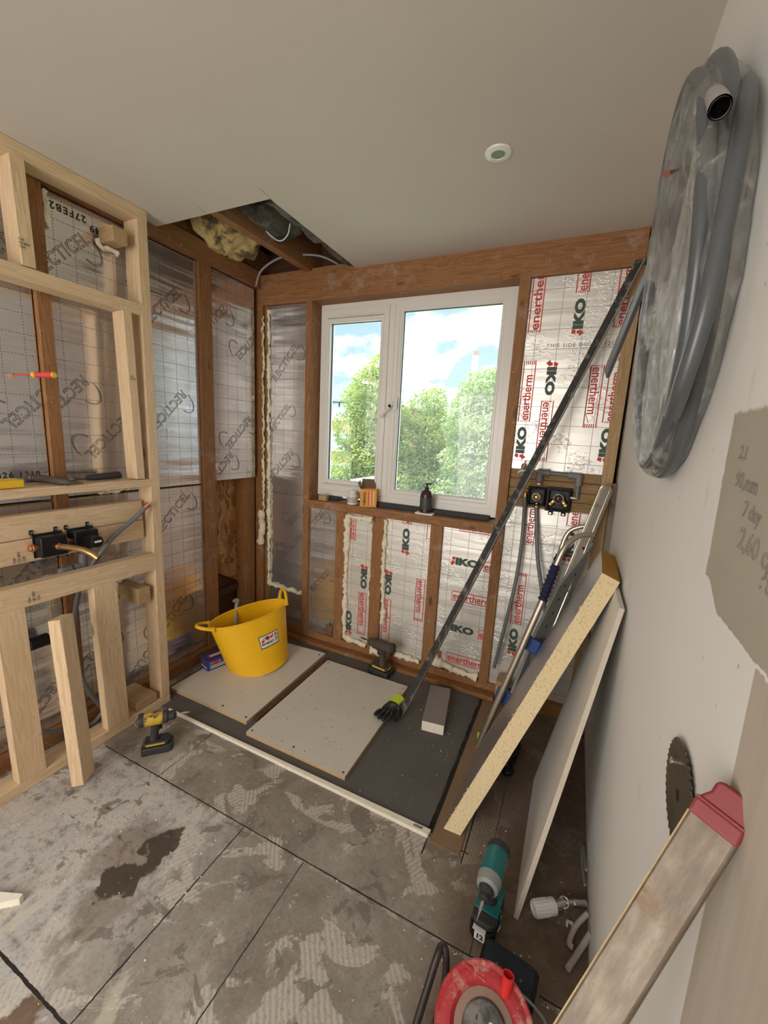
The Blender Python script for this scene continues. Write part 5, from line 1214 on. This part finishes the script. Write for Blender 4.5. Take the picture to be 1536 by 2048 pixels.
# cable reel: tilted red drum on a black tube stand
T = thing('cable_reel', 'dusty red cable reel on a black tubular stand at the bottom of the picture', 'cable reel', (-.03, .68, 0))
Rc = PZ(968, 2062, .20); nrm = V((.05, -.50, .86)).normalized()
Fr = frame_from(Rc, (1, 0, 0), nrm); rr_ = .103
b = MB(); b.lathe([(.040, -.004), (.062, -.003), (.070, .006), (.082, .008), (.092, .004), (rr_ - .003, .006), (rr_, .002), (rr_, -.006), (rr_ - .006, -.008), (.06, -.010)], 56, Fr); b.build('front_flange', RED, T, frame=Matrix())
b = MB(); b.lathe([(rr_ - .05, -.008), (rr_ - .045, -.02), (rr_ - .045, -.07)], 40, Fr); b.build('wound_cable', BLKM, T, frame=Matrix())
b = MB(); b.lathe([(rr_ - .05, -.072), (rr_ - .003, -.072), (rr_, -.076), (rr_ - .003, -.080), (0, -.082)], 48, Fr); b.build('rear_flange', RED, T, frame=Matrix())
for k in range(3):
    b = MB(); a = math.radians(100 + 120 * k); b.tube([Fr @ V((.070 * math.cos(a), .070 * math.sin(a), .004)), Fr @ V((.098 * math.cos(a + .5), .098 * math.sin(a + .5), .004))], .004, 8); b.build('rib', RED, T)
FACE = simple('dusty_grey_face', (.055, .055, .056), .7, sc_=40, var=.4, col2=(.22, .20, .18), c2=(.45, .65), c2s=18)
b = MB(); b.lathe([(0, .002), (.050, .002), (.062, -.001), (.063, -.006)], 48, Fr); b.build('socket_plate', simple('dusty_brown_face', (.30, .20, .155), .8, sc_=30, var=.2), T, frame=Matrix())
b = MB(); b.lathe([(0, .010), (.042, .010), (.046, .004), (.046, 0)], 40, Fr); b.build('socket_face', FACE, T, frame=Matrix())
b = MB()
for dx, dy, w1, h1 in ((-.018, .012, .003, .007), (-.025, -.004, .006, .003), (-.011, -.004, .006, .003)): b.box((dx, dy, .0105), (w1, h1, .001))
b.build('socket_holes', INKK, T, frame=Fr, ang=0)
b = MB(); b.box((.018, .004, .013), (.022, .026, .006)); b.build('plug', WPLAS, T, frame=Fr, bev=.003)
kp = Fr @ V((.030, .066, .004)); b = MB(); b.lathe([(.0105, 0), (.0100, .010), (.0115, .034), (.0125, .040), (.0105, .040), (.008, .012), (0, .012)], 24, Matrix.Translation(kp) @ V((.04, .30, .93)).to_track_quat('Z', 'Y').to_matrix().to_4x4()); b.build('crank_knob', simple('bright_red', (.72, .03, .03), .35), T)
a1 = PZ(825, 2060, .06); a2 = PZ(885, 1896, .24); a3 = PZ(884, 1960, .10); a4 = PZ(880, 2100, .12)
hoop = curve([PZ(800, 2150, .05), PZ(835, 2040, .14), PZ(872, 1920, .235), PZ(884, 1893, .245), PZ(892, 1910, .235), PZ(888, 1975, .17), PZ(868, 2060, .12), PZ(850, 2150, .06)], 8)
b = MB(); b.tube(hoop, .0085, 14); b.build('stand_tube', simple('worn_black_tube', (.035, .028, .025), .45, .3, var=.4, sc_=40, col2=(.28, .24, .20), c2=(.62, .70), c2s=30), T)
b = MB(); b.tube(curve([PZ(950, 1925, .17), PZ(985, 1945, .18), PZ(1010, 1968, .17), PZ(1050, 1995, .13), PZ(1085, 2035, .08), PZ(1100, 2070, .06)], 6), .0028, 8); tag(b.build('power_cable', WIREG), 'thin grey cable crossing the reel and the speaker', 'cable')

T = thing('radiator_valve', 'white ribbed valve head on a chrome pipe fitting by the right wall', 'valve', (.07, 1.11, 0))
v0 = PZ(1066, 1818, .035); v1 = PZ(1108, 1812, .035); v2 = PZ(1128, 1806, .035); v3 = PZ(1172, 1806, .03)
b = MB(); d = (v1 - v0); Mv = Matrix.Translation(v0) @ d.to_track_quat('Z', 'Y').to_matrix().to_4x4(); L_ = d.length
b.lathe([(0, .004), (.012, .004), (.014, 0), (.0195, .001), (.0215, .006), (.0215, L_ * .7), (.020, L_ * .72), (.022, L_ * .75), (.022, L_)], 36, Mv)
for k in range(18):
    a = 2 * math.pi * k / 18; b.tube([Mv @ V((.0215 * math.cos(a), .0215 * math.sin(a), .006)), Mv @ V((.0215 * math.cos(a), .0215 * math.sin(a), L_ * .68))], .0014, 6)
b.build('valve_head', WPLAS, T)
b = MB(); b.cyl(v1, v2, .014, n=18); b.cyl(v2, v3, .009, n=14); b.lathe([(.013, 0), (.016, .002), (.016, .012), (.012, .014), (.010, .004)], 20, Matrix.Translation(v2) @ V((-.1, -.5, .8)).to_track_quat('Z', 'Y').to_matrix().to_4x4()); b.cyl(v2.lerp(v3, .4), v2.lerp(v3, .6), .013, n=6); b.build('chrome_fitting', CHROME, T, bev=.001)
WPIPE = simple('off_white_pipe', (.42, .38, .34), .5)
b = MB(); b.tube(curve([PZ(1176, 1826, .06), PZ(1155, 1848, .03), PZ(1143, 1870, .015), PZ(1139, 1888, .012), PZ(1146, 1895, .012)], 6), .0075, 12); tag(b.build('bent_pipe', WPIPE), 'pale bent pipe curling out at the foot of the right wall', 'pipe')
b = MB(); b.tube(curve([PZ(1182, 1865, .06), PZ(1165, 1892, .02), PZ(1135, 1938, .012)], 6), .0080, 12); tag(b.build('bent_pipe', WPIPE), 'pale straight pipe below the bent one at the foot of the right wall', 'pipe')
p = PZ(1140, 1845, .006); b = MB(); b.box(p, (.018, .006, .008)); b.box(p + V((-.008, -.008, 0)), (.006, .014, .008)); b.box(p + V((.006, -.008, 0)), (.004, .012, .008)); tag(b.build('pipe_clip', WPLAS, bev=.001), 'tiny white plastic clip on the dark floor by the pipes', 'clip')
b = MB(); b.tube(curve([PX(1172, 1740, WX(.06) - .012), PX(1166, 1690, WX(.06) - .012), PX(1164, 1720, WX(.06) - .016), PX(1170, 1770, WX(.06) - .012)], 5), .004, 8); tag(b.build('loose_cable', WIREG), 'thin grey cable loop at the base of the right wall', 'cable')
# black foot showing in the gap under the foam sheet
p = PZ(1015, 1540, .02); b = MB(); b.sph(p, .026, sc_=(1, 1.1, .8)); b.cyl(p, p + V((.02, .06, .03)), .012, n=12); tag(b.build('rubber_foot', BLK), 'black rubber foot in the gap beside the foam sheet', 'rubber foot')
# foam splinter at the left edge of the frame
p = PZ(8, 1822, .0); b = MB(); b.prism([p + V((-.10, -.01, .001)), p + V((.015, .040, .001)), p + V((.022, .028, .001)), p + V((-.07, -.05, .001))], (0, 0, .022)); tag(b.build('insulation_offcut', [FOAMW], ang=0), 'pointed pale foam offcut at the left edge of the floor', 'insulation offcut')
# debris specks: countless crumbs of foam and plaster
b = MB(); rr = random.Random(9)
for i in range(900):
    x_ = rr.uniform(-1.7, .15); y_ = rr.uniform(.35, 2.05); z_ = .0258 if (-1.22 < x_ < -.71 and 1.28 < y_ < 1.96) else (.0068 if (y_ > 1.23 and x_ < -.33 and x_ > -.70) else .0003)
    if z_ == .0003 and y_ > 1.2 and x_ < -.19: continue
    s_ = rr.choice((.0008, .001, .0014, .002, .003)) * rr.uniform(.7, 1.2); b.box((x_, y_, z_ + s_ * .3), (s_, s_ * rr.uniform(.5, 1.8), s_ * .6), rot=Matrix.Rotation(rr.random() * 6, 3, 'Z'))
tag(b.build('floor_crumbs', FOAMW, ang=0), 'pale crumbs of foam and plaster scattered over the floor', 'debris', kind='stuff')
b = MB()
for i in range(60):
    x_ = rr.uniform(-1.2, -.73); y_ = rr.uniform(1.3, 1.94); s_ = rr.uniform(.001, .0035); b.box((x_, y_, .0256), (s_ * 2, s_, .0006), rot=Matrix.Rotation(rr.random() * 6, 3, 'Z'))
tag(b.build('dirt_specks', INKK, ang=0), 'dark dirt specks on the middle white sheet', 'debris', kind='stuff')

# ================================================================== CEILING BITS
cd = V((-.350, 1.487, HZ)); T = thing('ceiling_downlight', 'round white recessed downlight in the ceiling, switched off', 'ceiling light', cd - V((0, 0, .01)))
M = Matrix.Translation(cd); b = MB(); b.lathe([(.021, -.004), (.023, -.0075), (.040, -.005), (.0425, -.0005)], 40, M); b.build('bezel', UPVC, T)
b = MB(); b.lathe([(0, -.0055), (.0215, -.0055)], 32, M); b.build('lens', simple('frosted_lens', (.10, .11, .10), .3), T)
b = MB(); c_ = PZ(455, 470, 2.42); b.sph(c_, .13, n=36, sc_=(.85, 1.5, .6)); b.jitter(.05, 7); b.jitter(.02, 22); b.jitter(.006, 90); tag(b.build('insulation_wool', WOOLY, ang=60), 'yellow mineral wool tuft hanging in the opened ceiling corner', 'insulation')
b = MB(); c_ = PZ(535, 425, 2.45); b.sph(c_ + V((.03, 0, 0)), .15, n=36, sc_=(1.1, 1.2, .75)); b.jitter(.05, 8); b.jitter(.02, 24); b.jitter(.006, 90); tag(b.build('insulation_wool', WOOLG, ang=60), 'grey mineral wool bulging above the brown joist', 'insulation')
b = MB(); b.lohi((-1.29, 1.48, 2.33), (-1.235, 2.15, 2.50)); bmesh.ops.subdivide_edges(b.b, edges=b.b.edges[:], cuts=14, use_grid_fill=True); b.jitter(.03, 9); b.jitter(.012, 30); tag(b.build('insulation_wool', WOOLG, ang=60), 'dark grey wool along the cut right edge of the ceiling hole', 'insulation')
b = MB(); b.tube(curve([PZ(512, 572, 2.25), PZ(520, 545, 2.31), PZ(542, 525, 2.36), PZ(575, 512, 2.38), PZ(640, 512, 2.37), PZ(692, 538, 2.33)], 6), .0055, 10); tag(b.build('ceiling_cable', WIREG), 'thick grey cable arching over the joist above the header', 'cable')
b = MB(); b.tube(curve([PZ(523, 448, 2.36), PZ(540, 470, 2.33), PZ(560, 482, 2.325), PZ(575, 470, 2.33), PZ(580, 447, 2.36)], 6), .0028, 8); tag(b.build('ceiling_cable', WPLAS), 'thin white cable loop hanging in the ceiling hole', 'cable')
# ragged saw cuts in the ceiling beyond the hole
for lab, a_, c_ in (('short saw cut in the ceiling at the top corner of the hole', (519, 377), (545, 400)), ('short saw cut in the ceiling left of the hole', (396, 413), (412, 428))):
    p = PZ(*a_, HZ); q_ = PZ(*c_, HZ); b = MB(); d = (q_ - p); s_ = V((d.y, -d.x, 0)).normalized() * .0012
    b.prism([p + V((0, 0, -.0006)), p + s_ + V((0, 0, -.0006)), q_ + s_ + V((0, 0, -.0006)), q_ + V((0, 0, -.0006))], (0, 0, .0012)); tag(b.build('saw_cut', simple('cut_line', (.10, .08, .06), .9)), lab, 'cut')

# ================================================================== OUTSIDE
GZ = -8.0
b = MB(); b.lohi((-60, 3.0, GZ - .2), (40, 90, GZ)); tag(b.build('ground', simple('garden_ground', (.20, .24, .12), .9, sc_=.5, var=.4), frame=Matrix(), ang=0), kind='structure')
def leafm(name, a, c, d):
    m, n, bs = newmat(name); o = n.obj(); f = n.noise(o, 1.3, 4, .6); g_ = n.noise(o, 14, 3, .6)
    cc = n.ramp(n.m('ADD', n.m('MULTIPLY', f, .5), n.m('MULTIPLY', g_, .5)), [(.35, a), (.5, c), (.62, d)])
    n._in(bs.inputs['Base Color'], cc); bs.inputs['Roughness'].default_value = .6
    out = m.node_tree.nodes['Material Output']; t = n.n.new('ShaderNodeBsdfTranslucent'); n._in(t.inputs[0], n.mix(.5, cc, (.55, .65, .08)))
    s = n.n.new('ShaderNodeMixShader'); s.inputs[0].default_value = .35; n.l.new(bs.outputs[0], s.inputs[1]); n.l.new(t.outputs[0], s.inputs[2]); n.l.new(s.outputs[0], out.inputs[0]); return m
LEAF = leafm('leaves', (.04, .08, .028), (.13, .20, .065), (.46, .50, .15)); LEAF2 = leafm('leaves_grey', (.05, .085, .05), (.15, .22, .12), (.42, .48, .24))
BARK = simple('bark', (.10, .075, .05), .9, var=.4)
def tree(label, base, blobs, nleaf, size, mat, seed, group='trees beyond the window'):
    r = random.Random(seed); T = thing('broadleaf_tree', label, 'tree', base, group)
    W_ = [q[3] ** 2 for q in blobs]; vs = []; bx0 = V(base)
    ch = r.choices(range(len(blobs)), W_, k=nleaf)
    for bi in ch:
        x_, y_, z_, R_ = blobs[bi]; u = V((r.gauss(0, 1), r.gauss(0, 1), r.gauss(0, 1))).normalized(); c0 = V((x_, y_, z_))
        nn = noise.noise(u * 2.5 + c0); cl_ = noise.noise(u * 7 + c0)
        if cl_ < -.12 and r.random() < .75: continue
        p = c0 + u * R_ * (r.uniform(.5, 1.0) ** .5) * (1 + .25 * nn + .14 * cl_) - bx0
        s_ = size * r.uniform(.6, 1.5); a_ = V((r.gauss(0, 1), r.gauss(0, 1), r.gauss(0, 1))).normalized(); c_ = a_.orthogonal().normalized(); e_ = a_.cross(c_)
        vs += [p + c_ * s_, p + e_ * s_ * .6, p - c_ * s_, p - e_ * s_ * .6]
    me = bpy.data.meshes.new('foliage'); me.from_pydata(vs, [], [(i, i + 1, i + 2, i + 3) for i in range(0, len(vs), 4)]); me.materials.append(mat)
    fo = bpy.data.objects.new('foliage', me); C.objects.link(fo); place(fo, Matrix.Translation(bx0), T)
    b = MB(); bx = V(base); top = V((sum(q[0] for q in blobs) / len(blobs), sum(q[1] for q in blobs) / len(blobs), max(q[2] for q in blobs)))
    b.tube([bx, bx.lerp(top, .4), bx.lerp(top, .8)], [.28, .2, .07], 10)
    for q in blobs: b.tube([bx.lerp(top, .35), V(q[:3])], [.10, .03], 8)
    b.build('trunk', BARK, T)
def at(px, py, y): return PY(px, py, y)
def bl(px, py, y, r): p = at(px, py, y); return (p.x, p.y, p.z, r)
tree('tall leafy tree behind the left window pane', (-7.4, 13, GZ), [bl(745, 775, 12.6, .75), bl(765, 735, 13, .45), bl(715, 800, 12.8, .55), bl(755, 830, 12.8, 1.0), bl(705, 860, 12.8, .75), bl(760, 900, 13, 1.1), bl(715, 930, 13, 1.0), bl(690, 985, 13, 1.0), bl(780, 960, 13, 1.1), bl(745, 1040, 13, 1.4)], 52000, .042, LEAF, 1)
tree('bushy tree behind the middle of the window', (-4.6, 14, GZ), [bl(850, 830, 13.5, .8), bl(870, 800, 14, .45), bl(835, 890, 13.5, 1.0), bl(880, 880, 14, 1.1), bl(835, 970, 14, 1.3), bl(900, 960, 14, 1.5), bl(860, 1050, 14, 1.6)], 48000, .042, LEAF, 2)
tree('taller tree at the right of the window', (-2.7, 13, GZ), [bl(975, 790, 12.5, .75), bl(945, 800, 12.8, .55), bl(1005, 775, 12.6, .6), bl(950, 850, 12.5, .95), bl(995, 860, 12.6, 1.0), bl(960, 930, 12.6, 1.2), bl(1000, 990, 12.6, 1.3), bl(930, 1010, 12.6, 1.2)], 50000, .042, LEAF2, 3)
BRICK = simple('red_brown_brick', (.30, .17, .13), .85, sc_=6, var=.2); SLATE = simple('slate_roof', (.22, .23, .27), .7, sc_=3, var=.2); RENDER = simple('pale_render', (.62, .62, .62), .7); GLZ = simple('far_glass', (.35, .50, .62), .2)
# gabled block on the left
a_ = at(668, 778, 24); r_ = at(712, 757, 24)
T = thing('brick_house', 'brick house with a slate gable roof behind the left tree', 'house', (-15.5, 24, GZ), 'houses beyond the garden')
xr = at(714, 757, 24).x; zr = at(714, 757, 24).z; ze = at(672, 800, 24).z
b = MB(); b.lohi((-22, 24, GZ), (xr + 1.8, 32, ze)); b.build('walls', BRICK, T, ang=0)
b = MB(); b.prism([(-22, 23.6, ze - .1), (xr + 2.4, 23.6, ze - .1), (xr, 27.5, zr)] and [(xr - 4.4, 23.7, ze - .1), (xr + 2.6, 23.7, ze - .1), (xr, 23.7, zr)], (0, 9, 0)); b.prism([(-24, 23.7, ze - .1), (-24, 32, ze - .1), (-24, 27.8, zr)], (24 + xr, 0, 0)); b.build('roof', SLATE, T, ang=0)
b = MB(); b.lohi((-22, 23.9, ze - .45), (xr + 1.9, 23.98, ze - .15)); b.build('fascia', RENDER, T, ang=0)
for r in range(4):
    p = at(682, 818 + r * 62, 23.95); b = MB(); b.lohi((p.x - .9, 23.9, p.z - .75), (p.x + .7, 23.98, p.z + .5)); w_ = b.build('window', RENDER, T, ang=0)
    b = MB(); b.lohi((p.x - .75, 23.86, p.z - .6), (p.x - .15, 23.9, p.z + .38)); b.lohi((p.x - .03, 23.86, p.z - .6), (p.x + .57, 23.9, p.z + .38)); b.build('pane', GLZ, w_, ang=0)
p = at(738, 757, 27); T = thing('chimney_stack', 'square chimney stack with four pots behind the left pane', 'chimney', (p.x, 27, zr - 2)); 
b = MB(); b.lohi((p.x - .5, 26.6, p.z - 3), (p.x + .5, 27.4, p.z + .05)); b.lohi((p.x - .6, 26.5, p.z + .05), (p.x + .6, 27.5, p.z + .25)); b.build('stack', BRICK, T, ang=0)
for k in range(4):
    b = MB(); b.cyl((p.x - .42 + k * .28, 27, p.z + .25), (p.x - .42 + k * .28, 27, p.z + .75), .09, .07, n=12); b.build('chimney_pot', BRICK, T)
T = thing('terraced_house', 'long slate roofed building behind the middle tree', 'house', (-8, 34, GZ), 'houses beyond the garden')
z0 = at(850, 781, 36).z; x0 = at(795, 781, 36).x; x1 = at(925, 781, 36).x + 3
b = MB(); b.lohi((x0 - 1, 34, GZ), (x1, 42, z0 - 1.8)); b.build('walls', BRICK, T, ang=0)
b = MB(); b.prism([(x0 - 1.2, 33.4, z0 - 1.9), (x0 - 1.2, 42.4, z0 - 1.9), (x0 - 1.2, 36.5, z0 + .3)], (x1 - x0 + 1.5, 0, 0)); b.build('roof', SLATE, T, ang=0)
p0_ = at(947, 765, 26); pt = at(949, 712, 26); T = thing('tall_chimney', 'tall slender brick chimney above the right tree', 'chimney', (p0_.x, 26, p0_.z))
b = MB(); GBR = simple('grey_brick', (.30, .29, .27), .85, var=.15); b.lohi((p0_.x - .17, 25.8, p0_.z - 5), (p0_.x + .17, 26.2, pt.z)); b.build('stack', GBR, T, ang=0)
for k in (-1, 0, 1):
    b = MB(); b.cyl((p0_.x + k * .11, 26, pt.z), (p0_.x + k * .11, 26, pt.z + .3), .05, n=10); b.build('chimney_pot', BRICK, T)
T = thing('far_roof', 'sloping roof rising behind the right tree', 'house', (-3, 27, GZ), 'houses beyond the garden')
a_ = at(960, 765, 27); c_ = at(1015, 735, 27); b = MB(); b.prism([(a_.x - .5, 27, a_.z - .3), (c_.x + 1.5, 27, c_.z + .75), (c_.x + 1.5, 27, a_.z - 3), (a_.x - .5, 27, a_.z - 3)], (0, 6, 0)); b.build('roof', SLATE, T, ang=0)
b = MB(); b.lohi((a_.x - .4, 27.3, GZ), (c_.x + 1.4, 32.5, a_.z - 2.9)); b.build('walls', BRICK, T, ang=0)
p = at(765, 962, 10); b = MB(); b.lohi((p.x - 1.0, 10, GZ), (p.x - .36, 11.5, p.z - .05)); tag(b.build('garden_shed', RENDER, ang=0), 'pale low building seen behind the orange box through the left pane', 'shed')
